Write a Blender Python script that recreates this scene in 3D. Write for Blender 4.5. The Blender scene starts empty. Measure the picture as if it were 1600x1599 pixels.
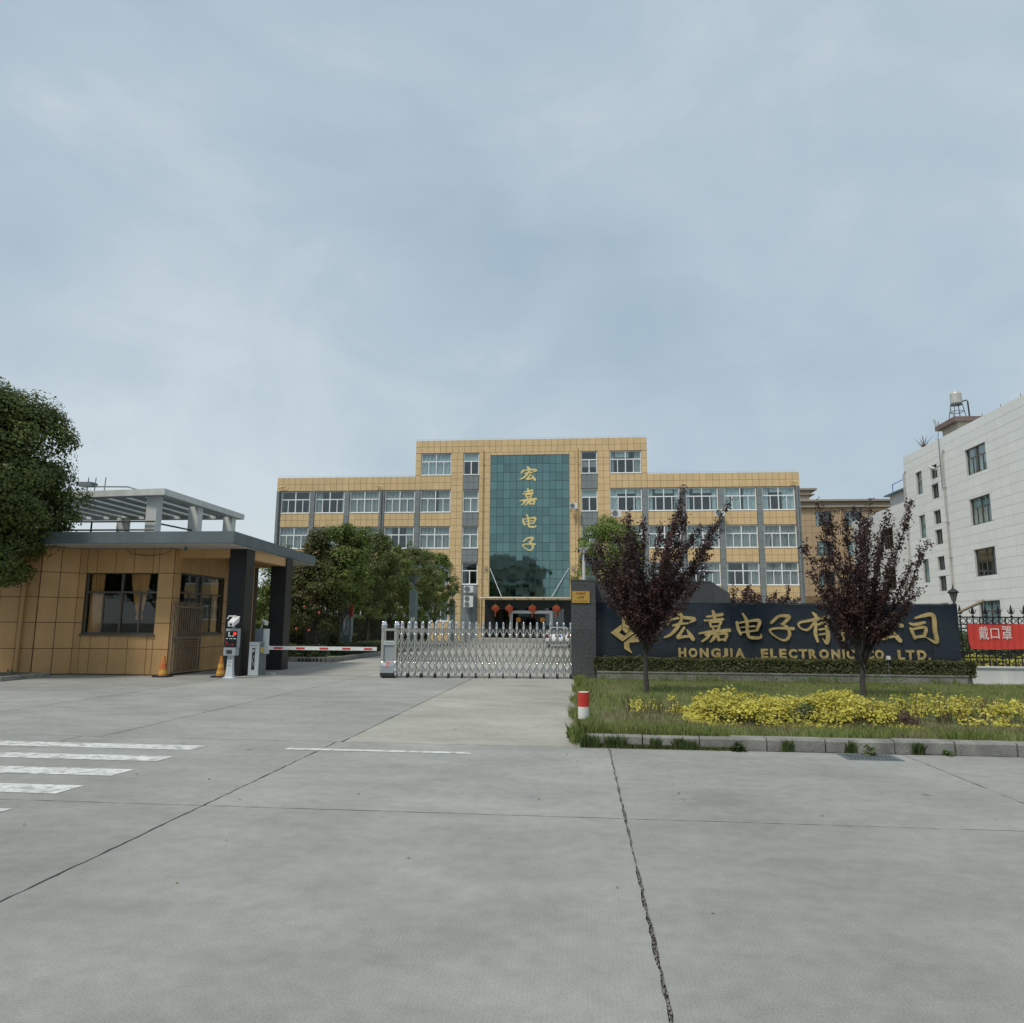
import bpy, bmesh, math, random
import numpy as np
from mathutils import Vector, Matrix
random.seed(7); RNG = np.random.default_rng(11)
C = bpy.context.scene.collection
S = bpy.context.scene
R = math.radians
# ------------------------------------------------------------------ camera
cam_d = bpy.data.cameras.new("camera"); cam = bpy.data.objects.new("camera", cam_d); C.objects.link(cam)
S.camera = cam
cam_d.sensor_fit = 'HORIZONTAL'; cam_d.sensor_width = 36.0; cam_d.lens = 25.695
cam_d.clip_start = 0.1; cam_d.clip_end = 3000
yaw, pit, rol = R(5.4), R(8.83), R(0.41)
fw = Vector((-math.sin(yaw)*math.cos(pit), math.cos(yaw)*math.cos(pit), math.sin(pit)))
rt = Vector((math.cos(yaw), math.sin(yaw), 0)); up = rt.cross(fw)
rt, up = rt*math.cos(rol)+up*math.sin(rol), up*math.cos(rol)-rt*math.sin(rol)
cam.matrix_world = Matrix(((rt.x, up.x, -fw.x, 0), (rt.y, up.y, -fw.y, 0), (rt.z, up.z, -fw.z, 1.6), (0, 0, 0, 1)))
# ------------------------------------------------------------------ overcast sky and sun
SUN_EL, SUN_AZ = R(58), R(218)          # azimuth clockwise from +Y: behind the camera, to its left
w = bpy.data.worlds.new("World"); S.world = w; w.use_nodes = True
nt = w.node_tree; nt.nodes.clear(); N = nt.nodes.new; L = nt.links.new
sky = N('ShaderNodeTexSky'); sky.sky_type = 'NISHITA'; sky.sun_disc = False
sky.sun_elevation = SUN_EL; sky.sun_rotation = SUN_AZ; sky.air_density = 1.5; sky.dust_density = 1.0
tc = N('ShaderNodeTexCoord')
mp = N('ShaderNodeMapping'); mp.inputs['Scale'].default_value = (1.0, 1.0, 1.7); mp.inputs['Location'].default_value = (7.7, 3.3, 1.4)
n1 = N('ShaderNodeTexNoise'); n1.inputs['Scale'].default_value = 1.5; n1.inputs['Detail'].default_value = 6; n1.inputs['Roughness'].default_value = .52
n1.inputs['Distortion'].default_value = .35
L(tc.outputs['Generated'], mp.inputs['Vector']); L(mp.outputs['Vector'], n1.inputs['Vector'])
mp2 = N('ShaderNodeMapping'); mp2.inputs['Scale'].default_value = (1, 1, 1.5); mp2.inputs['Rotation'].default_value = (R(12), R(-8), 0); mp2.inputs['Location'].default_value = (1.3, .4, 2.2)
n2 = N('ShaderNodeTexNoise'); n2.inputs['Scale'].default_value = 4.2; n2.inputs['Detail'].default_value = 8; n2.inputs['Roughness'].default_value = .55; n2.inputs['Distortion'].default_value = .5
L(tc.outputs['Generated'], mp2.inputs['Vector']); L(mp2.outputs['Vector'], n2.inputs['Vector'])
mixn = N('ShaderNodeMath'); mixn.operation = 'MULTIPLY_ADD'; mixn.inputs[1].default_value = .34; L(n2.outputs['Fac'], mixn.inputs[0])
half = N('ShaderNodeMath'); half.operation = 'MULTIPLY'; half.inputs[1].default_value = .66; L(n1.outputs['Fac'], half.inputs[0]); L(half.outputs[0], mixn.inputs[2])
# paler towards the horizon all round
sep = N('ShaderNodeSeparateXYZ'); L(tc.outputs['Generated'], sep.inputs[0])
hz_ = N('ShaderNodeMapRange'); hz_.interpolation_type = 'SMOOTHSTEP'; hz_.inputs[1].default_value = .05; hz_.inputs[2].default_value = .34; hz_.inputs[3].default_value = .075; hz_.inputs[4].default_value = 0; L(sep.outputs[2], hz_.inputs[0])
addh = N('ShaderNodeMath'); L(mixn.outputs[0], addh.inputs[0]); L(hz_.outputs[0], addh.inputs[1])
cr = N('ShaderNodeValToRGB'); L(addh.outputs[0], cr.inputs['Fac'])
e = cr.color_ramp.elements
e[0].position = .35; e[0].color = (3.3, 4.25, 5.05, 1)
e[1].position = .63; e[1].color = (5.25, 5.95, 6.4, 1)
m_ = e.new(.51); m_.color = (4.15, 5.0, 5.65, 1)
mx = N('ShaderNodeMix'); mx.data_type = 'RGBA'; mx.inputs[0].default_value = .90
L(sky.outputs[0], mx.inputs[6]); L(cr.outputs[0], mx.inputs[7])
bg = N('ShaderNodeBackground'); bg.inputs['Strength'].default_value = .112
L(mx.outputs[2], bg.inputs['Color'])
wo = N('ShaderNodeOutputWorld'); L(bg.outputs[0], wo.inputs['Surface'])
sd = bpy.data.lights.new("sun", 'SUN'); sd.energy = 2.3; sd.angle = R(11); sd.color = (1.0, .95, .86)
sun = bpy.data.objects.new("sun", sd); C.objects.link(sun)
sdir = Vector((math.sin(SUN_AZ)*math.cos(SUN_EL), math.cos(SUN_AZ)*math.cos(SUN_EL), math.sin(SUN_EL)))
sun.rotation_euler = sdir.to_track_quat('Z', 'Y').to_euler(); sun.location = (0, 0, 60)
S.view_settings.view_transform = 'Standard'; S.view_settings.look = 'None'
S.view_settings.exposure = 0.08; S.view_settings.gamma = 1; S.view_settings.use_curve_mapping = False
S.cycles.max_bounces = 8; S.cycles.transparent_max_bounces = 12; S.cycles.use_denoising = True

# ------------------------------------------------------------------ materials
def mat(name, col, rough=.6, metal=0., var=.12, scale=2., bump=0., bscale=60., rand=0., spec=.5, streak=0., fine=0., coat=0., worn=0.):
    m = bpy.data.materials.new(name); m.use_nodes = True
    t = m.node_tree; N = t.nodes.new; L = t.links.new
    p = t.nodes['Principled BSDF']
    p.inputs['Roughness'].default_value = rough; p.inputs['Metallic'].default_value = metal
    p.inputs['Specular IOR Level'].default_value = spec
    if coat: p.inputs['Coat Weight'].default_value = coat; p.inputs['Coat Roughness'].default_value = .08
    g = N('ShaderNodeNewGeometry')
    def noise(sc, lo, hi, det=5, vec=None, r0=.3, r1=.7):
        n = N('ShaderNodeTexNoise'); n.inputs['Scale'].default_value = sc; n.inputs['Detail'].default_value = det
        L(vec or g.outputs['Position'], n.inputs['Vector'])
        r = N('ShaderNodeMapRange'); r.inputs[1].default_value = r0; r.inputs[2].default_value = r1
        r.inputs[3].default_value = lo; r.inputs[4].default_value = hi
        L(n.outputs['Fac'], r.inputs[0]); return r.outputs[0]
    def mul(a, b):
        k = N('ShaderNodeMath'); k.operation = 'MULTIPLY'; L(a, k.inputs[0]); L(b, k.inputs[1]); return k.outputs[0]
    f = noise(scale, 1-var, 1+var)
    if fine: f = mul(f, noise(scale*14, 1-fine, 1+fine, 3))
    if worn: f = mul(f, noise(9., 1-worn, 1, 9, None, .40, .50))
    if streak:
        v = N('ShaderNodeVectorMath'); v.operation = 'MULTIPLY'; v.inputs[1].default_value = (3.2, 3.2, .22)
        L(g.outputs['Position'], v.inputs[0]); f = mul(f, noise(1.0, 1-streak, 1+streak*.25, 4, v.outputs[0]))
    if rand:
        oi = N('ShaderNodeObjectInfo'); a = N('ShaderNodeMath'); a.operation = 'ADD'
        L(oi.outputs['Random'], a.inputs[0]); L(g.outputs['Random Per Island'], a.inputs[1])
        fr = N('ShaderNodeMath'); fr.operation = 'FRACT'; L(a.outputs[0], fr.inputs[0])
        r = N('ShaderNodeMapRange'); r.inputs[3].default_value = 1-rand; r.inputs[4].default_value = 1+rand
        L(fr.outputs[0], r.inputs[0]); f = mul(f, r.outputs[0])
    v = N('ShaderNodeVectorMath'); v.operation = 'SCALE'; v.inputs[0].default_value = col
    L(f, v.inputs['Scale']); L(v.outputs[0], p.inputs['Base Color'])
    if bump:
        n = N('ShaderNodeTexNoise'); n.inputs['Scale'].default_value = bscale; n.inputs['Detail'].default_value = 4
        L(g.outputs['Position'], n.inputs['Vector'])
        b = N('ShaderNodeBump'); b.inputs['Strength'].default_value = bump; b.inputs['Distance'].default_value = .02
        L(n.outputs['Fac'], b.inputs['Height']); L(b.outputs[0], p.inputs['Normal'])
    return m
def leaf_mat(name, cols, rough=.5, trans=.35, nscale=.9):
    """leaf colours picked leaf by leaf, and in looser patches over the plant"""
    m = bpy.data.materials.new(name); m.use_nodes = True
    t = m.node_tree; N = t.nodes.new; L = t.links.new; p = t.nodes['Principled BSDF']; out = t.nodes['Material Output']
    p.inputs['Roughness'].default_value = rough; p.inputs['Specular IOR Level'].default_value = .35
    g = N('ShaderNodeNewGeometry'); n = N('ShaderNodeTexNoise'); n.inputs['Scale'].default_value = nscale; n.inputs['Detail'].default_value = 3
    L(g.outputs['Position'], n.inputs['Vector'])
    a = N('ShaderNodeMath'); a.operation = 'MULTIPLY_ADD'; a.inputs[1].default_value = .55
    L(g.outputs['Random Per Island'], a.inputs[0])
    b = N('ShaderNodeMapRange'); b.inputs[1].default_value = .3; b.inputs[2].default_value = .7; b.inputs[4].default_value = .45
    L(n.outputs['Fac'], b.inputs[0]); L(b.outputs[0], a.inputs[2])
    r = N('ShaderNodeValToRGB'); L(a.outputs[0], r.inputs['Fac']); e = r.color_ramp.elements
    for i, c in enumerate(cols):
        x = i/(len(cols)-1)
        q = e[0] if i == 0 else (e[1] if i == len(cols)-1 else None)
        if q is None: q = e.new(x)
        q.position = x; q.color = (*c, 1)
    L(r.outputs[0], p.inputs['Base Color'])
    if trans:
        tr = N('ShaderNodeBsdfTranslucent'); L(r.outputs[0], tr.inputs['Color'])
        ms = N('ShaderNodeMixShader'); ms.inputs[0].default_value = trans
        L(p.outputs[0], ms.inputs[1]); L(tr.outputs[0], ms.inputs[2]); L(ms.outputs[0], out.inputs['Surface'])
    return m
def glass_mat(name, tint, refl=.25, rough=.02):
    m = bpy.data.materials.new(name); m.use_nodes = True
    t = m.node_tree; N = t.nodes.new; L = t.links.new; t.nodes.remove(t.nodes['Principled BSDF']); out = t.nodes['Material Output']
    tr = N('ShaderNodeBsdfTransparent'); tr.inputs[0].default_value = (*tint, 1)
    gl = N('ShaderNodeBsdfGlossy'); gl.inputs['Roughness'].default_value = rough; gl.inputs['Color'].default_value = (.9, .95, .95, 1)
    lw = N('ShaderNodeLayerWeight'); pw_ = N('ShaderNodeMath'); pw_.operation = 'POWER'; pw_.inputs[1].default_value = 4; L(lw.outputs['Facing'], pw_.inputs[0])
    mr = N('ShaderNodeMapRange'); mr.inputs[3].default_value = refl; mr.inputs[4].default_value = .5
    L(pw_.outputs[0], mr.inputs[0])
    ms = N('ShaderNodeMixShader'); L(mr.outputs[0], ms.inputs[0]); L(tr.outputs[0], ms.inputs[1]); L(gl.outputs[0], ms.inputs[2])
    L(ms.outputs[0], out.inputs['Surface']); return m
def emit_mat(name, col, s):
    m = mat(name, col); p = m.node_tree.nodes['Principled BSDF']
    p.inputs['Emission Color'].default_value = (*col, 1); p.inputs['Emission Strength'].default_value = s; return m
def concrete(name, col, groove=True, rand=.05):
    m = mat(name, col, rough=.85, var=.10, scale=.55, fine=.07, rand=rand, spec=.3)
    t = m.node_tree; N = t.nodes.new; L = t.links.new; p = t.nodes['Principled BSDF']
    src = p.inputs['Base Color'].links[0].from_socket
    g = N('ShaderNodeNewGeometry')
    # dark tyre scuffs and pale wear, stretched along the traffic
    v = N('ShaderNodeVectorMath'); v.operation = 'MULTIPLY'; v.inputs[1].default_value = (.75, 1.5, 1); L(g.outputs['Position'], v.inputs[0])
    n = N('ShaderNodeTexNoise'); n.inputs['Scale'].default_value = 1.3; n.inputs['Detail'].default_value = 7; n.inputs['Roughness'].default_value = .62
    L(v.outputs[0], n.inputs['Vector'])
    r = N('ShaderNodeMapRange'); r.inputs[1].default_value = .33; r.inputs[2].default_value = .68; r.inputs[3].default_value = .88; r.inputs[4].default_value = 1.07
    L(n.outputs['Fac'], r.inputs[0])
    # broad damp and oil stains
    n5 = N('ShaderNodeTexNoise'); n5.inputs['Scale'].default_value = .33; n5.inputs['Detail'].default_value = 8; n5.inputs['Roughness'].default_value = .6; n5.inputs['Distortion'].default_value = .6
    L(g.outputs['Position'], n5.inputs['Vector'])
    r5 = N('ShaderNodeMapRange'); r5.inputs[1].default_value = .40; r5.inputs[2].default_value = .56; r5.inputs[3].default_value = .92; r5.inputs[4].default_value = 1.02
    L(n5.outputs['Fac'], r5.inputs[0])
    # fine sand speckle
    n2 = N('ShaderNodeTexNoise'); n2.inputs['Scale'].default_value = 95; n2.inputs['Detail'].default_value = 2; L(g.outputs['Position'], n2.inputs['Vector'])
    r2 = N('ShaderNodeMapRange'); r2.inputs[1].default_value = .3; r2.inputs[2].default_value = .7; r2.inputs[3].default_value = .86; r2.inputs[4].default_value = 1.12
    L(n2.outputs['Fac'], r2.inputs[0])
    k = N('ShaderNodeMath'); k.operation = 'MULTIPLY'; k0 = N('ShaderNodeMath'); k0.operation = 'MULTIPLY'; L(r.outputs[0], k0.inputs[0]); L(r5.outputs[0], k0.inputs[1]); L(k0.outputs[0], k.inputs[0]); L(r2.outputs[0], k.inputs[1])
    # scattered dark spots
    vo = N('ShaderNodeTexVoronoi'); vo.inputs['Scale'].default_value = .8; vo.inputs['Randomness'].default_value = 1; L(g.outputs['Position'], vo.inputs['Vector'])
    r3 = N('ShaderNodeMapRange'); r3.inputs[1].default_value = .02; r3.inputs[2].default_value = .05; r3.inputs[3].default_value = .55; r3.inputs[4].default_value = 1
    L(vo.outputs['Distance'], r3.inputs[0])
    v4 = N('ShaderNodeTexVoronoi'); v4.inputs['Scale'].default_value = .31; L(g.outputs['Position'], v4.inputs['Vector'])
    w4 = N('ShaderNodeMath'); w4.operation = 'MULTIPLY_ADD'; w4.inputs[1].default_value = .16; L(n.outputs['Fac'], w4.inputs[0]); L(v4.outputs['Distance'], w4.inputs[2])
    r4 = N('ShaderNodeMapRange'); r4.inputs[1].default_value = .10; r4.inputs[2].default_value = .26; r4.inputs[3].default_value = .72; r4.inputs[4].default_value = 1; L(w4.outputs[0], r4.inputs[0])
    k1 = N('ShaderNodeMath'); k1.operation = 'MULTIPLY'; L(k.outputs[0], k1.inputs[0]); L(r4.outputs[0], k1.inputs[1])
    k2 = N('ShaderNodeMath'); k2.operation = 'MULTIPLY'; L(k1.outputs[0], k2.inputs[0]); L(r3.outputs[0], k2.inputs[1])
    s = N('ShaderNodeVectorMath'); s.operation = 'SCALE'; L(src, s.inputs[0]); L(k2.outputs[0], s.inputs['Scale'])
    L(s.outputs[0], p.inputs['Base Color'])
    bp = N('ShaderNodeBump'); bp.inputs['Strength'].default_value = .16; bp.inputs['Distance'].default_value = .004
    if groove:
        wv = N('ShaderNodeTexWave'); wv.wave_type = 'BANDS'; wv.bands_direction = 'X'; wv.inputs['Scale'].default_value = 13
        wv.inputs['Distortion'].default_value = 2.5; wv.inputs['Detail'].default_value = 2; L(g.outputs['Position'], wv.inputs['Vector'])
        ad = N('ShaderNodeMath'); L(wv.outputs['Fac'], ad.inputs[0]); L(n2.outputs['Fac'], ad.inputs[1]); L(ad.outputs[0], bp.inputs['Height'])
    else: L(n2.outputs['Fac'], bp.inputs['Height'])
    L(bp.outputs[0], p.inputs['Normal']); return m

M = dict(
 road=concrete('road concrete', (.305, .302, .280), rand=.085), drive=concrete('driveway concrete', (.305, .300, .275), groove=False, rand=.07),
 pale=concrete('pale driveway concrete', (.36, .348, .30), groove=False, rand=.03), court=concrete('courtyard concrete', (.36, .345, .305), groove=False),
 joint=mat('joint dirt', (.045, .043, .04), .95), soil=mat('lawn soil', (.115, .125, .05), .95, var=.3, scale=1.5, bump=.5, bscale=30),
 paint=mat('road paint', (.60, .60, .57), .7, var=.18, scale=4, fine=.18, worn=.38),
 kerb=mat('kerb concrete', (.225, .22, .20), .9, var=.30, scale=3, fine=.16, bump=.4, bscale=40, rand=.07),
 ytile=mat('yellow facade tile', (.655, .47, .245), .55, var=.05, scale=.6, rand=.045, streak=.06),
 ypanel=mat('ochre cladding panel', (.50, .30, .125), .6, var=.08, scale=1.2, rand=.04, streak=.08),
 yjoint=mat('ochre joint', (.055, .035, .02), .9),
 fjoint=mat('facade joint', (.22, .15, .075), .9),
 gtile=mat('grey facade tile', (.20, .225, .23), .5, var=.07, scale=.8, rand=.05, streak=.05),
 gjoint=mat('grey facade joint', (.07, .075, .075), .9),
 wtile=mat('white facade tile', (.745, .75, .725), .5, var=.03, scale=.5, rand=.02, streak=.035),
 wjoint=mat('white facade joint', (.50, .505, .48), .9),
 frame=mat('white window frame', (.80, .81, .81), .4, var=.04),
 bronze=mat('bronze window frame', (.10, .085, .065), .45, var=.1),
 dframe=mat('grey window frame', (.13, .14, .14), .45, var=.1),
 pane=glass_mat('window glass', (.80, .86, .86), .07), dpane=glass_mat('dark window glass', (.40, .44, .42), .10), gpane=glass_mat('gatehouse glass', (.90, .90, .86), .035),
 curt=mat('grey curtain', (.50, .47, .465), .9, var=.08, scale=1.5), wcurt=mat('white curtain', (.66, .70, .72), .9, var=.06),
 ocurt=mat('orange curtain', (.56, .31, .135), .85, var=.12, scale=4),
 blind=mat('pale roller blind', (.62, .66, .64), .8, var=.04), pink=mat('pink slatted blind', (.50, .40, .42), .8),
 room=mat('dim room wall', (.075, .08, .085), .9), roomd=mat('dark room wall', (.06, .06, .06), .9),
 bpaint=mat('blue grey fascia paint', (.115, .145, .155), .6, var=.12, scale=1.5, streak=.15),
 soffit=mat('soffit plaster', (.46, .44, .40), .85, var=.08),
 white=mat('white concrete paint', (.62, .63, .60), .8, var=.08, scale=1.2, streak=.14, fine=.03),
 blackg=mat('black granite', (.017, .019, .019), .42, spec=.3, var=.45, scale=30, rand=.1, bump=.05, bscale=80),
 greyg=mat('dark grey granite', (.058, .062, .064), .7, var=.55, scale=26, rand=.08, bump=.15, bscale=90),
 blueg=mat('polished blue black stone', (.019, .028, .040), .12, var=.15, scale=9, rand=.12, spec=.5),
 gold=mat('gilded letter', (.80, .585, .27), .34, metal=.75, var=.22, scale=6), gside=mat('gold letter on facade', (.78, .62, .26), .45, metal=.3, var=.06),
 brass=mat('brass plate', (.60, .38, .09), .4, metal=.5, var=.08, scale=12), red=mat('red paint', (.56, .035, .025), .5, var=.12, scale=8),
 rtext=mat('red brown enamel', (.32, .06, .02), .6), btext=mat('dark brown enamel', (.10, .06, .02), .6),
 wpaint=mat('white paint', (.68, .68, .66), .5, var=.1, scale=9, fine=.08), steel=mat('stainless steel', (.62, .62, .62), .27, metal=1, var=.06),
 alu=mat('aluminium gate profile', (.42, .425, .39), .42, metal=.5, var=.08, scale=4), chrome=mat('bright chrome', (.82, .83, .84), .12, metal=1, var=.03),
 gsteel=mat('grey powder coat', (.30, .33, .345), .45, var=.05), dsteel=mat('dark grey powder coat', (.13, .155, .165), .45, var=.05),
 lsteel=mat('pale grey powder coat', (.52, .56, .58), .4, var=.04), rubber=mat('black rubber', (.018, .018, .019), .7), black=mat('black plastic', (.015, .015, .017), .35),
 screen=mat('black screen glass', (.008, .009, .01), .12), iron=mat('black wrought iron', (.014, .015, .016), .5, var=.2, scale=20),
 rust=mat('brown painted iron', (.21, .155, .10), .6, var=.25, scale=7), orange=mat('worn orange plastic', (.52, .19, .035), .6, var=.25, scale=9, fine=.1),
 oband=mat('yellow reflective band', (.60, .34, .05), .5, var=.2, scale=12), obandr=mat('red orange band', (.52, .11, .03), .5, var=.2, scale=12),
 teal=mat('teal grey lamp paint', (.105, .150, .155), .5, var=.1), tpanel=mat('pale lamp diffuser', (.36, .41, .41), .5),
 lant=mat('red lantern silk', (.55, .085, .04), .65, var=.1, scale=10), yel=mat('yellow label', (.75, .50, .04), .5),
 banner=mat('red banner cloth', (.62, .055, .04), .75, var=.08, scale=3), wtext=mat('white print', (.75, .74, .73), .7),
 carw=mat('white car paint', (.74, .75, .76), .25, var=.02, coat=.6), cglass=mat('car window glass', (.02, .025, .03), .06), plate=mat('blue number plate', (.02, .07, .35), .4),
 blue=mat('blue sheet roof', (.02, .09, .42), .5), bgroof=mat('blue grey sheet roof', (.13, .19, .25), .5), tank=mat('dull tank sheet', (.50, .495, .46), .45, metal=.2, var=.12), wpipe=mat('weathered pipe', (.40, .385, .35), .7), rroof=mat('brown roof edge', (.19, .135, .12), .8, var=.15),
 cream=mat('cream render', (.50, .46, .36), .85, var=.08, streak=.1), byel=mat('tan rear facade', (.50, .355, .21), .7, var=.05, streak=.06),
 trim=mat('tan stone trim', (.34, .28, .215), .7, var=.08), bark=mat('grey brown bark', (.075, .062, .05), .95, var=.3, scale=14, bump=.8, bscale=40),
 pbark=mat('dark plum bark', (.060, .052, .048), .95, var=.3, scale=14, bump=.6, bscale=40), twig=mat('brown twigs', (.11, .07, .045), .95, var=.3, scale=9),
 glassy=mat('lantern glass', (.18, .22, .20), .2), led=emit_mat('red led disc', (.9, .03, .02), .9), ledw=emit_mat('white led digits', (.7, .8, .78), .55), ledr=emit_mat('dim red led text', (.35, .02, .02), .4),
 tail=mat('dark tail light lens', (.16, .03, .03), .2), hall=mat('far roof tiles', (.10, .11, .10), .8, var=.2),
)
def mirror_mat():
    m = bpy.data.materials.new('green coated curtain glass'); m.use_nodes = True
    t = m.node_tree; N = t.nodes.new; L = t.links.new; p = t.nodes['Principled BSDF']
    p.inputs['Metallic'].default_value = 1.0; p.inputs['Roughness'].default_value = .03
    oi = N('ShaderNodeObjectInfo'); r = N('ShaderNodeMapRange'); r.inputs[3].default_value = .86; r.inputs[4].default_value = 1.12
    L(oi.outputs['Random'], r.inputs[0])
    v = N('ShaderNodeVectorMath'); v.operation = 'SCALE'; v.inputs[0].default_value = (.165, .262, .248); L(r.outputs[0], v.inputs['Scale'])
    L(v.outputs[0], p.inputs['Base Color'])
    g = N('ShaderNodeNewGeometry'); n = N('ShaderNodeTexNoise'); n.inputs['Scale'].default_value = .9; n.inputs['Detail'].default_value = 1
    L(g.outputs['Position'], n.inputs['Vector'])
    b = N('ShaderNodeBump'); b.inputs['Strength'].default_value = .5; b.inputs['Distance'].default_value = .006
    L(n.outputs['Fac'], b.inputs['Height']); L(b.outputs[0], p.inputs['Normal']); return m
M['curtainwall'] = mirror_mat()
LEAF = dict(
 camphor=leaf_mat('camphor leaves', [(.036, .060, .015), (.062, .098, .02), (.10, .142, .028), (.165, .205, .045)]),
 camphorb=leaf_mat('courtyard camphor leaves', [(.062, .105, .020), (.105, .165, .03), (.16, .22, .042), (.22, .265, .06)]),
 camphorc=leaf_mat('darker courtyard camphor leaves', [(.045, .075, .018), (.075, .118, .026), (.115, .16, .034), (.175, .20, .05)]),
 photinia=leaf_mat('photinia leaves', [(.046, .078, .019), (.078, .118, .025), (.115, .155, .032), (.16, .14, .045)]),
 willow=leaf_mat('fresh green leaves', [(.07, .125, .015), (.12, .20, .025), (.17, .26, .04), (.24, .31, .07)]),
 plum=leaf_mat('purple plum leaves', [(.020, .014, .014), (.036, .022, .022), (.060, .030, .029), (.105, .050, .043)], trans=.12),
 hedge=leaf_mat('clipped hedge leaves', [(.020, .030, .010), (.038, .052, .014), (.065, .080, .022), (.15, .155, .05)], nscale=2.5),
 yellow=leaf_mat('golden privet leaves', [(.24, .225, .025), (.52, .455, .035), (.70, .61, .06), (.80, .72, .14)], nscale=2),
 dgreen=leaf_mat('dark privet leaves', [(.02, .035, .012), (.05, .075, .02), (.09, .12, .03)]),
 grass=leaf_mat('grass blades', [(.12, .195, .030), (.185, .275, .046), (.25, .33, .07), (.38, .39, .16)], nscale=.8),
 dry=leaf_mat('dry grass blades', [(.18, .15, .07), (.28, .23, .12), (.38, .33, .20)], nscale=1),
 weed=leaf_mat('weed leaves', [(.04, .075, .02), (.09, .14, .04), (.16, .21, .07)]),
)
# ------------------------------------------------------------------ helpers
def wloc(o):
    v = Vector((0, 0, 0))
    while o is not None: v += o.location; o = o.parent
    return v
def props(o, label=None, cat=None, group=None, kind=None):
    if label: o['label'] = label
    if cat: o['category'] = cat
    if group: o['group'] = group
    if kind: o['kind'] = kind
    return o
def empty(name, loc, label, cat, group=None, rz=0):
    o = bpy.data.objects.new(name, None); o.empty_display_size = .2; C.objects.link(o); o.location = loc; o.rotation_euler[2] = rz
    return props(o, label, cat, group)
class MB:
    def __init__(s): s.v = []; s.f = []
    def quad(s, *p):
        n = len(s.v); s.v += [tuple(q) for q in p]; s.f.append(tuple(range(n, n+len(p)))); return s
    def box(s, x0, x1, y0, y1, z0, z1):
        n = len(s.v); s.v += [(x0,y0,z0),(x1,y0,z0),(x1,y1,z0),(x0,y1,z0),(x0,y0,z1),(x1,y0,z1),(x1,y1,z1),(x0,y1,z1)]
        s.f += [tuple(n+i for i in q) for q in ((0,3,2,1),(4,5,6,7),(0,1,5,4),(1,2,6,5),(2,3,7,6),(3,0,4,7))]; return s
    def bar(s, a, b, t, t2=None, ref=(0, 0, 1)):
        a, b = Vector(a), Vector(b); d = (b-a).normalized(); r = Vector(ref)
        if abs(d.dot(r)) > .95: r = Vector((0, 1, 0))
        u = d.cross(r).normalized(); w = u.cross(d).normalized(); t2 = t2 or t; n = len(s.v)
        for p in (a, b):
            for i, j in ((-1,-1),(1,-1),(1,1),(-1,1)): s.v.append(tuple(p+u*i*t/2+w*j*t2/2))
        s.f += [tuple(n+i for i in q) for q in ((3,2,1,0),(4,5,6,7),(0,1,5,4),(1,2,6,5),(2,3,7,6),(3,0,4,7))]; return s
    def lathe(s, c, prof, n=12, axis=2, cap=True):
        """prof: list of (radius, height along axis)"""
        c = Vector(c); b = len(s.v)
        for r, h in prof:
            for k in range(n):
                a = 2*math.pi*k/n; q = (r*math.cos(a), r*math.sin(a), h)
                q = q if axis == 2 else ((q[0], h, q[1]) if axis == 1 else (h, q[0], q[1]))
                s.v.append(tuple(c+Vector(q)))
        for i in range(len(prof)-1):
            for k in range(n):
                k2 = (k+1) % n; s.f.append((b+i*n+k, b+i*n+k2, b+(i+1)*n+k2, b+(i+1)*n+k))
        if cap:
            s.f.append(tuple(b+k for k in range(n))[::-1]); s.f.append(tuple(b+(len(prof)-1)*n+k for k in range(n)))
        return s
    def tube(s, pts, rad, n=6):
        """swept tube through pts with a radius per point"""
        pts = [Vector(p) for p in pts]; b = len(s.v)
        if not isinstance(rad, (list, tuple)): rad = [rad]*len(pts)
        for i, p in enumerate(pts):
            d = (pts[min(i+1, len(pts)-1)]-pts[max(i-1, 0)]).normalized(); r = Vector((0, 0, 1)) if abs(d.z) < .9 else Vector((1, 0, 0))
            u = d.cross(r).normalized(); w = u.cross(d)
            for k in range(n):
                a = 2*math.pi*k/n; s.v.append(tuple(p+u*math.cos(a)*rad[i]+w*math.sin(a)*rad[i]))
        for i in range(len(pts)-1):
            for k in range(n):
                k2 = (k+1) % n; s.f.append((b+i*n+k, b+i*n+k2, b+(i+1)*n+k2, b+(i+1)*n+k))
        s.f.append(tuple(b+k for k in range(n))[::-1]); s.f.append(tuple(b+(len(pts)-1)*n+k for k in range(n))); return s
    def prism(s, poly, z0, z1):
        n = len(s.v); k = len(poly); s.v += [(x, y, z0) for x, y in poly]+[(x, y, z1) for x, y in poly]
        s.f.append(tuple(range(n+k-1, n-1, -1))); s.f.append(tuple(range(n+k, n+2*k)))
        for i in range(k): j = (i+1) % k; s.f.append((n+i, n+j, n+k+j, n+k+i))
        return s
    def prismy(s, poly, y0, y1):
        n = len(s.v); k = len(poly); s.v += [(x, y0, z) for x, z in poly]+[(x, y1, z) for x, z in poly]
        s.f.append(tuple(range(n, n+k))); s.f.append(tuple(range(n+2*k-1, n+k-1, -1)))
        for i in range(k): j = (i+1) % k; s.f.append((n+j, n+i, n+k+i, n+k+j))
        return s
    def mesh(s, name, m, off=(0, 0, 0)):
        me = bpy.data.meshes.new(name)
        ox, oy, oz = off
        me.from_pydata([(x-ox, y-oy, z-oz) for x, y, z in s.v], [], s.f)
        me.materials.append(m); return me
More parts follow.
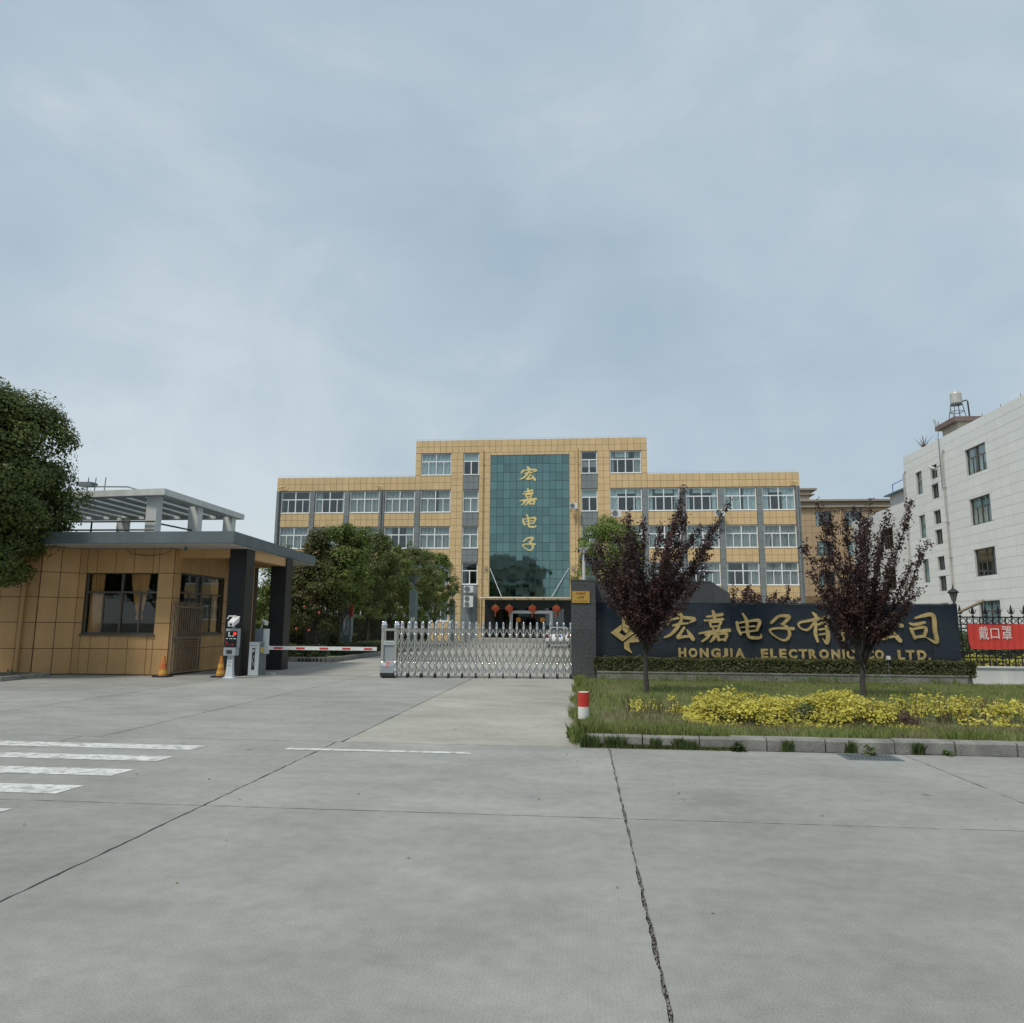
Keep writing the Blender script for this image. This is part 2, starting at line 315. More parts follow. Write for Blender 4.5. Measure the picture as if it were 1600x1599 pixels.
    def build(s, name, m, parent=None, smooth=False, fix=False, local=False, **kw):
        off = (0, 0, 0) if (local or parent is None) else wloc(parent)
        me = s.mesh(name, m, off)
        if fix:
            bm = bmesh.new(); bm.from_mesh(me); bmesh.ops.recalc_face_normals(bm, faces=bm.faces); bm.to_mesh(me); bm.free()
        if smooth: me.polygons.foreach_set('use_smooth', [True]*len(me.polygons))
        o = bpy.data.objects.new(name, me); C.objects.link(o); o.parent = parent
        return props(o, **kw)
def bx(name, m, parent, *b, **kw): return MB().box(*b).build(name, m, parent, **kw)
def top(name, mb, m, label, cat, loc, group=None, **kw):
    """a one-mesh thing with its origin at loc"""
    me = mb.mesh(name, m, loc)
    if kw.get('fix'):
        bm = bmesh.new(); bm.from_mesh(me); bmesh.ops.recalc_face_normals(bm, faces=bm.faces); bm.to_mesh(me); bm.free()
    if kw.get('smooth'): me.polygons.foreach_set('use_smooth', [True]*len(me.polygons))
    o = bpy.data.objects.new(name, me); C.objects.link(o); o.location = loc
    return props(o, label, cat, group, kw.get('kind'))
def struct(name, mb, m, **kw): return mb.build(name, m, None, kind='structure', **kw)
_pc = {}
def piece(name, m, parent, cx, cy, cz, sx, sy, sz, rot=None):
    """one box piece; alike pieces share their mesh"""
    k = (name, m.name, round(sx, 3), round(sy, 3), round(sz, 3))
    if k not in _pc: _pc[k] = MB().box(-sx/2, sx/2, -sy/2, sy/2, -sz/2, sz/2).mesh(name, m)
    o = bpy.data.objects.new(name, _pc[k]); C.objects.link(o); o.parent = parent
    o.location = Vector((cx, cy, cz))-wloc(parent)
    if rot: o.rotation_euler = rot
    return o
def copy_tree(src, parent=None):
    c = src.copy(); C.objects.link(c); c.parent = parent
    for ch in src.children: copy_tree(ch, c)
    return c
def np_mesh(name, V, F, m, parent=None, off=(0, 0, 0), smooth=False):
    """V (n,3), F (k, 3 or 4) as arrays"""
    me = bpy.data.meshes.new(name); V = np.asarray(V, np.float32)-np.asarray(off, np.float32); k, c = F.shape
    me.vertices.add(len(V)); me.vertices.foreach_set('co', V.ravel())
    me.loops.add(k*c); me.loops.foreach_set('vertex_index', F.astype(np.int32).ravel())
    me.polygons.add(k); me.polygons.foreach_set('loop_start', np.arange(0, k*c, c, dtype=np.int32))
    me.materials.append(m); me.update(calc_edges=True)
    o = bpy.data.objects.new(name, me); C.objects.link(o); o.parent = parent; return o
def rdir(n):
    v = RNG.normal(size=(n, 3)); return v/np.linalg.norm(v, axis=1)[:, None]
def leaf_geo(P, size, out=None, width=.36, droop=0.):
    """one folded rhombus per leaf; out: outward direction per leaf the blade faces"""
    n = len(P); a = rdir(n); a[:, 2] -= droop
    if out is not None:
        o = out+.55*rdir(n); o /= np.linalg.norm(o, axis=1)[:, None]
        a = a-o*np.sum(a*o, 1)[:, None]
    a /= np.linalg.norm(a, axis=1)[:, None]+1e-9
    b = np.cross(a, rdir(n) if out is None else o); b /= np.linalg.norm(b, axis=1)[:, None]+1e-9
    nn = np.cross(a, b); Ls = (size*(.65+.7*RNG.random(n)))[:, None]
    mid = P+a*Ls*.45+nn*Ls*.10
    V = np.stack([P, mid+b*Ls*width, P+a*Ls, mid-b*Ls*width], 1).reshape(-1, 3)
    return V, np.arange(4*n).reshape(-1, 4)
def leaves(name, P, size, m, parent, out=None, width=.36, droop=0.):
    V, F = leaf_geo(P, size, out, width, droop)
    return np_mesh(name, V, F, m, parent, wloc(parent) if parent else (0, 0, 0))
def blob_crown(c, r, nclump, nleaf, cr, inner=.74, flat=.95):
    """leaf positions and outward directions: clumps spread over an uneven ellipsoid"""
    c = np.array(c); r = np.array(r); d = rdir(nclump)
    d[:, 2] = np.where(d[:, 2] < -.75, -d[:, 2], d[:, 2]); k = inner+(1-inner)*RNG.random(nclump)**.5
    wob = 1+.16*np.sin(d[:, 0]*5+c[0])*np.cos(d[:, 1]*4+c[1])+.12*np.sin(d[:, 2]*7+c[0]*2)
    cc = c+d*r*(k*wob)[:, None]; cs = cr*(.6+.8*RNG.random(nclump))
    per = RNG.integers(0, nclump, nleaf); e = rdir(nleaf); e[:, 2] = np.where((e[:, 2] < -.3) & (RNG.random(nleaf) < .6), -e[:, 2], e[:, 2])
    rad = cs[per]*(.45+.55*RNG.random(nleaf)**.7)
    P = cc[per]+e*rad[:, None]*np.array([1, 1, flat]); o = e*.7+d[per]*.5
    q = RNG.random(nleaf) < .14                       # some leaves deeper inside close the gaps
    dd = rdir(nleaf); P[q] = (c+dd*r*(.35+.45*RNG.random(nleaf))[:, None])[q]; o[q] = dd[q]
    return P, o/np.linalg.norm(o, axis=1)[:, None]
# ------------------------------------------------------------------ lettering
def text_mesh(s, ext=.02, bold=0.):
    cu = bpy.data.curves.new('t', 'FONT'); cu.body = s; cu.size = 1; cu.extrude = ext; cu.offset = bold; cu.resolution_u = 3
    cu.align_x = 'CENTER'
    o = bpy.data.objects.new('t', cu); C.objects.link(o); dg = bpy.context.evaluated_depsgraph_get(); dg.update()
    me = bpy.data.meshes.new_from_object(o.evaluated_get(dg)); bpy.data.objects.remove(o); bpy.data.curves.remove(cu); return me
def text_obj(name, s, m, parent, x0, x1, z0, z1, y, depth=.01, bold=0., **kw):
    """upright text facing -Y, fitted to the rectangle x0..x1, z0..z1, its back at y"""
    me = text_mesh(s, .05, bold); n = len(me.vertices); co = np.empty(n*3, np.float32); me.vertices.foreach_get('co', co); co = co.reshape(-1, 3)
    lo, hi = co.min(0), co.max(0); k = (co-lo)/np.maximum(hi-lo, 1e-6)
    off = np.array(wloc(parent)) if parent else np.zeros(3)
    V = np.stack([x0+k[:, 0]*(x1-x0), y-depth*k[:, 2], z0+k[:, 1]*(z1-z0)], 1)-off
    me.vertices.foreach_set('co', V.astype(np.float32).ravel()); me.materials.clear(); me.materials.append(m); me.update(); me.name = name
    o = bpy.data.objects.new(name, me); C.objects.link(o); o.parent = parent; return props(o, **kw)
BRUSH = {
'宏': [[(.44,1,.07),(.53,.88,.12),(.60,.79,.08)], [(.22,.79,.05),(.17,.68,.10),(.09,.54,.08)], [(.22,.70,.04),(.55,.79,.08),(.97,.74,.10),(.80,.61,.03)],
  [(.28,.50,.05),(.52,.57,.07),(.76,.59,.05)], [(.56,.70,.08),(.42,.44,.10),(.22,.20,.08),(.0,.08,.04)], [(.64,.44,.07),(.52,.24,.08),(.43,.09,.10),(.62,.12,.08),(.88,.14,.05)], [(.72,.36,.04),(.82,.18,.11),(.91,.02,.11)]],
'嘉': [[(.47,1,.06),(.51,.88,.10),(.52,.72,.08)], [(.27,.81,.05),(.5,.84,.07),(.77,.89,.09)], [(.19,.69,.05),(.5,.71,.07),(.79,.74,.08)], [(.36,.63,.06),(.40,.49,.06)], [(.34,.63,.04),(.70,.66,.07),(.63,.50,.05)],
  [(.38,.50,.04),(.65,.52,.05)], [(.44,.47,.05),(.49,.38,.05)], [(.67,.49,.05),(.58,.39,.05)], [(0,.28,.04),(.35,.34,.07),(.98,.39,.10)], [(.2,.24,.05),(.52,.29,.08),(.47,.14,.09),(.35,.02,.04)], [(.38,.35,.06),(.28,.17,.07),(.09,.03,.04)],
  [(.59,.27,.07),(.62,.07,.08)], [(.57,.26,.05),(.87,.28,.08),(.81,.07,.07)], [(.6,.09,.05),(.84,.11,.06)]],
'电': [[(.05,.66,.08),(.10,.38,.11),(.19,.16,.08)], [(.06,.61,.05),(.5,.69,.07),(.95,.71,.12),(.83,.32,.08)], [(.2,.44,.04),(.76,.50,.06)], [(.2,.23,.05),(.80,.33,.07)],
  [(.30,1,.06),(.44,.72,.11),(.46,.30,.11),(.52,.07,.11),(.80,.03,.11),(.98,.06,.07),(.99,.18,.03)]],
'子': [[(.07,.66,.08),(.24,.80,.09),(.45,.93,.09),(.82,.92,.12),(.72,.76,.11),(.54,.62,.06)], [(.50,.64,.06),(.72,.52,.10),(.82,.25,.11),(.64,.04,.08),(.36,.10,.06),(.08,.28,.06),(.03,.42,.07),(.36,.48,.07),(1,.47,.11)]],
'有': [[(.49,1,.06),(.60,.84,.11),(.46,.60,.07),(.28,.44,.06),(.06,.50,.05),(.03,.66,.06),(.42,.75,.08),(1,.87,.09)], [(.58,.66,.07),(.54,.34,.10),(.60,.06,.07)], [(.60,.60,.05),(.87,.66,.08),(.94,.30,.12),(.89,.02,.09),(.76,.16,.03)], [(.66,.45,.05),(.86,.48,.05)], [(.66,.29,.05),(.86,.32,.05)]],
'限': [[(.12,.95,.09),(.10,.03,.09)], [(.12,.92,.07),(.36,.92,.09),(.20,.70,.06),(.38,.50,.09),(.16,.36,.04)], [(.5,.95,.07),(.88,.95,.08),(.84,.56,.08)], [(.52,.76,.05),(.84,.77,.05)], [(.52,.56,.06),(.84,.57,.06)], [(.51,.97,.09),(.50,.05,.09),(.68,.16,.04)], [(.92,.44,.08),(.74,.33,.04)], [(.60,.54,.05),(.76,.26,.09),(1,.03,.11)]],
'公': [[(.37,.94,.09),(.22,.66,.10),(0,.42,.04)], [(.62,.96,.05),(.77,.74,.10),(1,.58,.13)], [(.48,.52,.08),(.38,.28,.09),(.29,.08,.10),(.60,.15,.08),(.86,.20,.06)], [(.68,.38,.05),(.80,.16,.12),(.92,.0,.13)]],
'司': [[(.23,.86,.05),(.55,.95,.10),(.89,.96,.13),(.92,.45,.13),(.94,.04,.11),(.58,.20,.02)], [(.02,.68,.07),(.2,.64,.10),(.58,.72,.08)], [(.05,.50,.10),(.17,.16,.09)], [(.08,.48,.06),(.57,.54,.10),(.52,.22,.09)], [(.16,.20,.08),(.55,.25,.08)]],
}
def brush_char(name, ch, m, parent, x0, x1, z0, z1, y, depth=.06, fat=1.0):
    mb = MB(); w_, h_ = x1-x0, z1-z0; u = (w_+h_)/2
    for si, st in enumerate(BRUSH[ch]):
        P = [np.array((x0+a*w_, z0+b*h_, c*u*fat)) for a, b, c in st]; P = [2*P[0]-P[1]]+P+[2*P[-1]-P[-2]]; Q = []
        for i in range(1, len(P)-2):
            for t in np.linspace(0, 1, 6, endpoint=False):
                a, b, c, d = P[i-1], P[i], P[i+1], P[i+2]
                Q.append(.5*((2*b)+(c-a)*t+(2*a-5*b+4*c-d)*t*t+(3*b-a-3*c+d)*t**3))
        Q.append(P[-2]); ring = []
        for i, q in enumerate(Q):
            d = Q[min(i+1, len(Q)-1)]-Q[max(i-1, 0)]; d = d[:2]/(np.hypot(*d[:2])+1e-9); nrm = np.array((-d[1], d[0])); hw = max(q[2]/2, .004)
            if i == 0: ring.append((q[:2]-d*hw*.8+nrm*hw*.25, q[:2]-d*hw*.5-nrm*hw*.6))
            ring.append((q[:2]+nrm*hw, q[:2]-nrm*hw))
            if i == len(Q)-1: ring.append((q[:2]+d*hw*.55+nrm*hw*.5, q[:2]+d*hw*.8-nrm*hw*.25))
        yf = y-depth-si*.0025; n = len(mb.v)
        for ri, (l, r) in enumerate(ring): q = yf-ri*.00022; mb.v += [(l[0], q, l[1]), (r[0], q, r[1]), (l[0], y, l[1]), (r[0], y, r[1])]
        k = len(ring)
        for i in range(k-1):
            a, b = n+4*i, n+4*i+4
            mb.f += [(a, b, b+1, a+1), (a, a+2, b+2, b), (a+1, b+1, b+3, a+3)]
        mb.f += [(n, n+1, n+3, n+2), (n+4*k-4, n+4*k-2, n+4*k-1, n+4*k-3)]
    return mb.build(name, m, parent, fix=True)
# ------------------------------------------------------------------ walls, tiles, windows
class Face:
    """a vertical wall face: 'y' looks to -Y at Y=p, '-x' looks to -X at X=p, '+x' looks to +X at X=p"""
    def __init__(s, axis, p): s.a, s.p = axis, p
    def bb(s, a0, a1, d0, d1, z0, z1):
        if s.a == 'y': return (a0, a1, s.p+d0, s.p+d1, z0, z1)
        if s.a == '-x': return (s.p+d0, s.p+d1, a0, a1, z0, z1)
        return (s.p-d1, s.p-d0, a0, a1, z0, z1)
    def pt(s, a, d, z):
        if s.a == 'y': return (a, s.p+d, z)
        return (s.p+d, a, z) if s.a == '-x' else (s.p-d, a, z)
def holed(mb, F, a0, a1, z0, z1, holes, d=0., rev=.15):
    """a wall sheet with openings and their reveals"""
    A = sorted({a0, a1, *[h[0] for h in holes], *[h[1] for h in holes]}); Z = sorted({z0, z1, *[h[2] for h in holes], *[h[3] for h in holes]})
    A = [a for a in A if a0-1e-6 <= a <= a1+1e-6]; Z = [z for z in Z if z0-1e-6 <= z <= z1+1e-6]
    for i in range(len(A)-1):
        for j in range(len(Z)-1):
            ca, cz = (A[i]+A[i+1])/2, (Z[j]+Z[j+1])/2
            if any(h[0] < ca < h[1] and h[2] < cz < h[3] for h in holes): continue
            q = [F.pt(A[i], d, Z[j]), F.pt(A[i+1], d, Z[j]), F.pt(A[i+1], d, Z[j+1]), F.pt(A[i], d, Z[j+1])]
            mb.quad(*(q if F.a != '-x' else q[::-1]))
    for h in holes:
        b0, b1, c0, c1 = h
        for p, q in (((b0, c0), (b0, c1)), ((b0, c1), (b1, c1)), ((b1, c1), (b1, c0)), ((b1, c0), (b0, c0))):
            mb.quad(F.pt(p[0], d, p[1]), F.pt(q[0], d, q[1]), F.pt(q[0], d+rev, q[1]), F.pt(p[0], d+rev, p[1]))
def minus(r, h):
    """what is left of rectangle r outside the opening h, as up to four rectangles"""
    if not (r[0] < h[1]-.01 and r[1] > h[0]+.01 and r[2] < h[3]-.01 and r[3] > h[2]+.01): return [r]
    lo, hi = max(r[2], h[2]), min(r[3], h[3])
    c = [(r[0], r[1], r[2], lo), (r[0], r[1], hi, r[3]), (r[0], h[0], lo, hi), (h[1], r[1], lo, hi)]
    return [q for q in c if q[1]-q[0] > .05 and q[3]-q[2] > .05]
def grid_rects(a0, a1, z0, z1, na, nz, holes=()):
    out = []; wa, wz = (a1-a0)/na, (z1-z0)/nz
    for j in range(nz):
        for i in range(na):
            rs = [(a0+i*wa, a0+(i+1)*wa, z0+j*wz, z0+(j+1)*wz)]
            for h in holes: rs = [q for r in rs for q in minus(r, h)]
            out += rs
    return out
def tiles(name, rects, F, m, parent, gap=.03, thick=.03, limit=300, gapa=None):
    """each rectangle a tile proud of the wall; past the limit the rest are one joined part"""
    rest = MB()
    for n, (a0, a1, z0, z1) in enumerate(rects):
        b = F.bb(a0+(gapa or gap)/2, a1-(gapa or gap)/2, -thick, 0, z0+gap/2, z1-gap/2)
        if n < limit: piece(name, m, parent, (b[0]+b[1])/2, (b[2]+b[3])/2, (b[4]+b[5])/2, b[1]-b[0], b[3]-b[2], b[5]-b[4])
        else: rest.box(*b)
    if rest.v: rest.build(name, m, parent, kind='stuff')
def curtain(F, a0, a1, z0, z1, d, m, parent, amp=.10, wave=.40, name='curtain'):
    n = max(4, int((a1-a0)/wave*4)); mb = MB(); ph = random.random()*6
    for i in range(n+1):
        a = a0+(a1-a0)*i/n; dd = d+amp*math.sin(2*math.pi*a/wave+ph+.5*math.sin(3.1*a+ph)); mb.v += [F.pt(a, dd, z0), F.pt(a, dd*.6+d*.4, z1)]
    for i in range(n): mb.f.append((2*i, 2*i+2, 2*i+3, 2*i+1))
    return mb.build(name, m, parent, smooth=True)
def window(F, a0, a1, z0, z1, parent, fm, pm, zt=.63, upper=(.5,), lower=(.25, .5, .75), d=.08, t=.10, curt=(), panes=True, blind=()):
    """window > pane, curtain: the frame is the part's own mesh. curt: (from, to, material) in window widths"""
    mb = MB(); w_, h_ = a1-a0, z1-z0; zm = z0+h_*zt; t2 = t*.75
    mb.box(*F.bb(a0, a1, d, d+.06, z0, z0+t)); mb.box(*F.bb(a0, a1, d, d+.06, z1-t*.7, z1))
    mb.box(*F.bb(a0, a0+t, d, d+.06, z0+t, z1-t*.7)); mb.box(*F.bb(a1-t, a1, d, d+.06, z0+t, z1-t*.7))
    if zt < 1: mb.box(*F.bb(a0+t, a1-t, d, d+.06, zm-t/2, zm+t/2))
    else: zm = z1-t*.2
    for k, (fr, lo, hi) in enumerate(((lower, z0+t, zm-t/2), (upper, zm+t/2, z1-t*.7))):
        if hi-lo < .05: continue
        for f in fr:
            tt = t if abs(f-.5) < .01 else t2
            mb.box(*F.bb(a0+w_*f-tt/2, a0+w_*f+tt/2, d-(.02 if tt == t else 0), d+.055, lo, hi))
    o = mb.build('window', fm, parent)
    pb = MB()
    for fr, lo, hi in ((lower, z0+t, zm-t/2), (upper, zm+t/2, z1-t*.7)):
        if hi-lo < .05: continue
        e = [0, *fr, 1]
        for i in range(len(e)-1):
            b = F.bb(a0+w_*e[i]+t*.4, a0+w_*e[i+1]-t*.4, d+.025, d+.033, lo, hi)
            if panes: piece('pane', pm, o, (b[0]+b[1])/2, (b[2]+b[3])/2, (b[4]+b[5])/2, b[1]-b[0], b[3]-b[2], b[5]-b[4])
            else: pb.box(*b)
    if pb.v: pb.build('pane', pm, o)
    for c in curt: curtain(F, a0+w_*c[0]+.03, a0+w_*c[1]-.03, z0+.03, z1-.02, d+.15, M[c[2]], o)
    for c in blind: bx('blind', M[c[2]], o, *F.bb(a0+w_*c[0]+.03, a0+w_*c[1]-.03, d+.1, d+.12, z0+h_*c[3], z1-.05))
    return o
# ------------------------------------------------------------------ main building
MBD = empty('factory_building', (-5.05, 72, 0), 'long yellow tiled factory office block with a tall green glass front', 'office building')
FY = Face('y', 72.0)
mir = lambda a: -10.1-a
BAYS = [(-30.82, -27.73), (-27.18, -24.09), (-23.53, -20.42), (-19.86, -16.74), (-16.18, -13.06)]
FL = [(1.9, 4.1), (5.53, 7.73), (9.14, 11.36), (12.8, 15.08)]
TOPF = (16.62, 18.9); NAR = (-11.82, -10.2); GLS = (-9.0, -1.1, 4.35, 18.6)
holesL = [(b[0], b[1], f[0], f[1]) for b in BAYS for f in FL]+[(*BAYS[4], *TOPF)]+[(*NAR, *f) for f in FL[1:]+[TOPF]]
def mirror(h): return (mir(h[1]), mir(h[0]), h[2], h[3])
holes = holesL+[mirror(h) for h in holesL]
portal = (-9.42, -.68, .36, 4.02)
wb = MB()
holed(wb, FY, -31.3, 21.2, 0, 15.12, holes+[(GLS[0], GLS[1], GLS[2], 15.12), portal])
holed(wb, FY, -31.3, 21.2, 15.12, 16.52, [(GLS[0], GLS[1], 15.12, 16.52)], rev=0)
holed(wb, FY, -16.74, 6.64, 16.52, 20.25, [h for h in holes if h[2] == TOPF[0]]+[(GLS[0], GLS[1], 16.52, GLS[3])])
wb.box(-31.3, -31.0, 72.001, 88, 0, 16.52); wb.box(20.9, 21.2, 72.001, 88, 0, 16.52); wb.box(-31.0, 20.9, 87.7, 88, 0, 16.52)
wb.box(-31.0, -16.74, 72.3, 87.7, 16.0, 16.2); wb.box(6.64, 20.9, 72.3, 87.7, 16.0, 16.2)
wb.box(-16.74, -16.5, 72.001, 86, 16.52, 20.25); wb.box(6.4, 6.64, 72.001, 86, 16.52, 20.25); wb.box(-16.5, 6.4, 72.001, 86, 20.05, 20.2); wb.box(-16.5, 6.4, 85.8, 86, 16.52, 20.05)
wb.build('wall', M['fjoint'], MBD)
fl = MB()
for z in (0.3, 4.6, 8.3, 11.95, 15.7): fl.box(-30.9, 20.8, 72.3, 75.2, z, z+.2)
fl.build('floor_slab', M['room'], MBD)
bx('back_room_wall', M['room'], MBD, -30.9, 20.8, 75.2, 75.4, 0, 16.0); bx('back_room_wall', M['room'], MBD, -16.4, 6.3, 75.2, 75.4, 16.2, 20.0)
# facade tiles: yellow and grey
YR, GR = [], []
def both(lst, *a):
    r = grid_rects(*a); lst += r; lst += [mirror(q) for q in r]
YR += grid_rects(-16.74, 6.64, 18.92, 20.25, 37, 2)
both(YR, -16.74, BAYS[4][0], *TOPF, 1, 3)
both(YR, BAYS[4][1], NAR[0], 0.0, 18.92, 2, 28)
both(YR, NAR[1], GLS[0], 4.02, 18.92, 2, 22); both(YR, NAR[1], portal[0], .36, 4.02, 1, 5)
both(YR, -16.74, BAYS[4][1], 15.12, 16.6, 6, 2)
both(YR, -31.3, -16.74, 15.12, 16.52, 23, 2)
both(YR, BAYS[4][0], BAYS[4][1], 11.38, 12.78, 5, 2)
for b in BAYS[:4]: both(YR, b[0], b[1], 11.38, 12.78, 5, 2)
for b in BAYS: both(YR, b[0], b[1], 7.75, 9.12, 5, 2); both(YR, b[0], b[1], 4.12, 5.51, 5, 2)
for b in BAYS: both(YR, b[0], b[1], 0, 1.88, 5, 3)
YR += grid_rects(GLS[0], GLS[1], GLS[3]+.02, 18.92, 13, 1); YR += grid_rects(GLS[0], GLS[1], 4.02, 4.33, 13, 1)
tiles('facade_tile', YR, FY, M['ytile'], MBD, gap=.028)
NZ = [4.1]+[v for f in FL[1:]+[TOPF] for v in f]
both(GR, NAR[0], NAR[1], 0, 5.5, 3, 8)
for i in range(1, 8, 2):
    if i+1 < len(NZ)-1 or i == 7: pass
for lo, hi in ((7.75, 9.12), (11.38, 12.78), (15.1, 16.6)): both(GR, NAR[0], NAR[1], lo, hi, 3, 2)
for a0, a1 in [(-31.3, -30.84)]+[(BAYS[i][1]+.02, BAYS[i+1][0]-.02) for i in range(4)]: both(GR, a0, a1, 0, 15.1, 1, 17)
gf = Face('y', 71.94)
gb = MB()
for q in GR: gb.box(q[0], q[1], 71.94, 72.0, q[2], q[3])
gb.build('pilaster', M['gjoint'], MBD)
tiles('grey_tile', GR, gf, M['gtile'], MBD, gap=.022, limit=300)
# windows with curtains drawn as in each room
G = 'curt'; W = 'wcurt'
full = [(0, 1, G)]
LC = {3: [[(.0, .06, G)], [(0, .25, G), (.9, 1, G)], full, full, [(0, .46, G), (.58, 1, G)]], 2: [full, full, full, [(0, .28, G), (.72, 1, G)], full], 1: [full]*5, 0: [[(0, .3, G)], full, [(.6, 1, G)], full, full]}
RC = {3: [[(0, .25, W), (.8, 1, W)], [(0, .16, W), (.82, 1, W)], [(0, .14, W), (.8, 1, W)], [(0, .48, W), (.6, 1, W)], [(0, .2, W), (.6, 1, W)]], 2: [full]*5, 1: [[(0, .3, G), (.8, 1, G)], full, [(.6, 1, G)], [(.0, .1, G), (.66, 1, G)], full], 0: [full]*5}
for fi, f in enumerate(FL):
    for i, b in enumerate(BAYS):
        window(FY, b[0], b[1], *f, MBD, M['frame'], M['pane'], curt=LC[fi][i], panes=fi > 0)
        r = mirror((*b, *f)); bl = [(.22, .5, 'blind', .78), (.5, .8, 'blind', .78)] if fi == 3 and 4-i in (0, 1, 2, 4) else []
        window(FY, *r, MBD, M['frame'], M['pane'], curt=RC[fi][4-i], panes=fi > 0, blind=bl)
window(FY, *BAYS[4], *TOPF, MBD, M['frame'], M['pane'], curt=[(0, .5, W), (.5, 1, W)])
window(FY, *mirror((*BAYS[4], *TOPF)), MBD, M['frame'], M['pane'], curt=[(0, .14, G), (.76, 1, G)], blind=[(.16, .5, 'blind', .72), (.5, .62, 'blind', .72)])
for fi, f in enumerate(FL[1:]+[TOPF]):
    cl = full if fi in (1, 2) else []
    window(FY, *NAR, *f, MBD, M['frame'], M['pane'], upper=(), lower=(.5,), curt=cl, blind=[(0, 1, 'blind', .64)] if fi == 3 else [])
    r = mirror((*NAR, *f))
    window(FY, *r, MBD, M['frame'], M['pane'], upper=(), lower=(.5,), curt=full if fi < 2 else [], blind=[(0, 1, 'blind', .66)] if fi == 2 else ([(0, 1, 'blind', .64), (0, 1, 'pink', .3)] if fi == 3 else []))
# sills
sb = MB()
for h in holes: sb.box(h[0]-.03, h[1]+.03, 71.93 if abs(h[1]-h[0]) > 2 else 71.86, 72.08, h[2]-.03, h[2]+.015)
sb.build('window_sill', M['frame'], MBD)
# green curtain wall: every pane tipped a hair differently
cw = bx('curtain_wall', M['dframe'], MBD, GLS[0], GLS[1], 72.05, 72.2, GLS[2], GLS[3])
nx_, nz_ = 12, 16; pw, ph = (GLS[1]-GLS[0])/nx_, (GLS[3]-GLS[2])/nz_
for i in range(nx_):
    for j in range(nz_):
        piece('glass_pane', M['curtainwall'], cw, GLS[0]+(i+.5)*pw, 72.02, GLS[2]+(j+.5)*ph, pw-.035, .03, ph-.035, (random.gauss(0, .0028), 0, random.gauss(0, .0028)))
tr = MB(); tr.box(GLS[0]-.05, GLS[0], 71.93, 72.05, GLS[2], GLS[3]); tr.box(GLS[1], GLS[1]+.05, 71.93, 72.05, GLS[2], GLS[3]); tr.box(GLS[0]-.05, GLS[1]+.05, 71.9, 72.05, GLS[3], GLS[3]+.06); tr.build('curtain_wall_trim', M['trim'], MBD)
for k, (ch, x0, x1, y0, y1) in enumerate((('宏', 813, 839, 731, 752.5), ('嘉', 813, 839, 765.5, 792), ('电', 817, 838, 806, 826), ('子', 817.5, 837, 841, 862))):
    s_ = .0655; cx = -5.18; zc = {0: 16.67, 1: 14.27, 2: 11.87, 3: 9.57}[k]; ww, hh = (x1-x0)*s_, (y1-y0)*s_*1.0
    cxk = cx+((x0+x1)/2-826)*s_
    brush_char('gold_character', ch, M['gside'], MBD, cxk-ww/2, cxk+ww/2, zc-hh/2, zc+hh/2, 71.98, .09, 1.32)
# downpipes
def pipe(x, z0, z1, y, r, m, kick=0):
    mb = MB(); mb.tube([(x, y, z0), (x, y, z1)]+([(x+kick, y, z1+.3)] if kick else []), r, 8)
    for z in np.arange(z0+1, z1, 2.4): mb.box(x-r*1.5, x+r*1.5, y-r*1.2, y+r*1.4, z, z+.07)
    return mb.build('downpipe', m, MBD)
for x in (-9.82, mir(-9.82)): pipe(x, 0, 19.3, 71.86, .07, M['ytile'])
for x in (-31.0, -20.2, mir(-20.2), mir(-31.0)): pipe(x, 0, 15.1, 71.8, .07, M['gtile'])
for x, k in ((-31.0, .7), (-20.2, -.5), (mir(-31.0), -.7)): MB().tube([(x, 71.8, 15.1), (x, 71.78, 15.45), (x+k, 71.75, 15.6)], .07, 8).build('downpipe_elbow', M['ytile'], MBD)
lr = MB()
for x0, x1, z in ((-31.2, -16.8, 16.52), (-16.7, 6.6, 20.25), (6.7, 21.1, 16.52)):
    lr.bar((x0, 72.1, z+.16), (x1, 72.1, z+.16), .02)
    for x in np.arange(x0, x1, 1.6): lr.bar((x, 72.1, z), (x, 72.1, z+.17), .02)
lr.build('lightning_rail', M['lsteel'], MBD)
# entrance: granite portal, glass doors, thin canopy on tie rods
pf = MB(); pf.box(-9.42, -.68, 71.9, 72.3, 3.25, 4.0); pf.box(-9.42, -8.45, 71.9, 72.3, .36, 3.25); pf.box(-1.65, -.68, 71.9, 72.3, .36, 3.25); pf.build('entrance_portal', M['blackg'], MBD)
bx('lobby_wall', M['roomd'], MBD, -8.5, -1.6, 74.6, 74.7, .36, 4.0)
df = MB(); df.box(-6.95, -6.65, 71.85, 72.15, .36, 3.0); df.box(-3.05, -2.75, 71.85, 72.15, .36, 3.0); df.box(-6.95, -2.75, 71.83, 72.17, 2.72, 3.0); df.build('door_frame', M['steel'], MBD)
for x0, x1 in ((-8.45, -6.97), (-6.63, -5.6), (-5.58, -4.86), (-4.84, -4.12), (-4.1, -3.07), (-2.73, -1.65)): bx('glass_door', M['dpane'], MBD, x0, x1, 72.05, 72.08, .4, 2.7 if -6.7 < x0 < -3.2 else 3.2)
for x in (-6.1, -3.75): MB().lathe((x, 72.03, 2.12), [(.02, -.006), (.24, -.006), (.24, .006), (.02, .006)], 16, axis=1).build('door_disc', M['orange'], MBD)  # flat orange disc just in front of two door leaves
bx('transom_rail', M['dframe'], MBD, -8.45, -6.97, 72.0, 72.1, 3.16, 3.22); bx('transom_rail', M['dframe'], MBD, -2.73, -1.65, 72.0, 72.1, 3.16, 3.22); bx('transom_glass', M['dpane'], MBD, -6.6, -3.1, 72.05, 72.08, 3.03, 3.24)
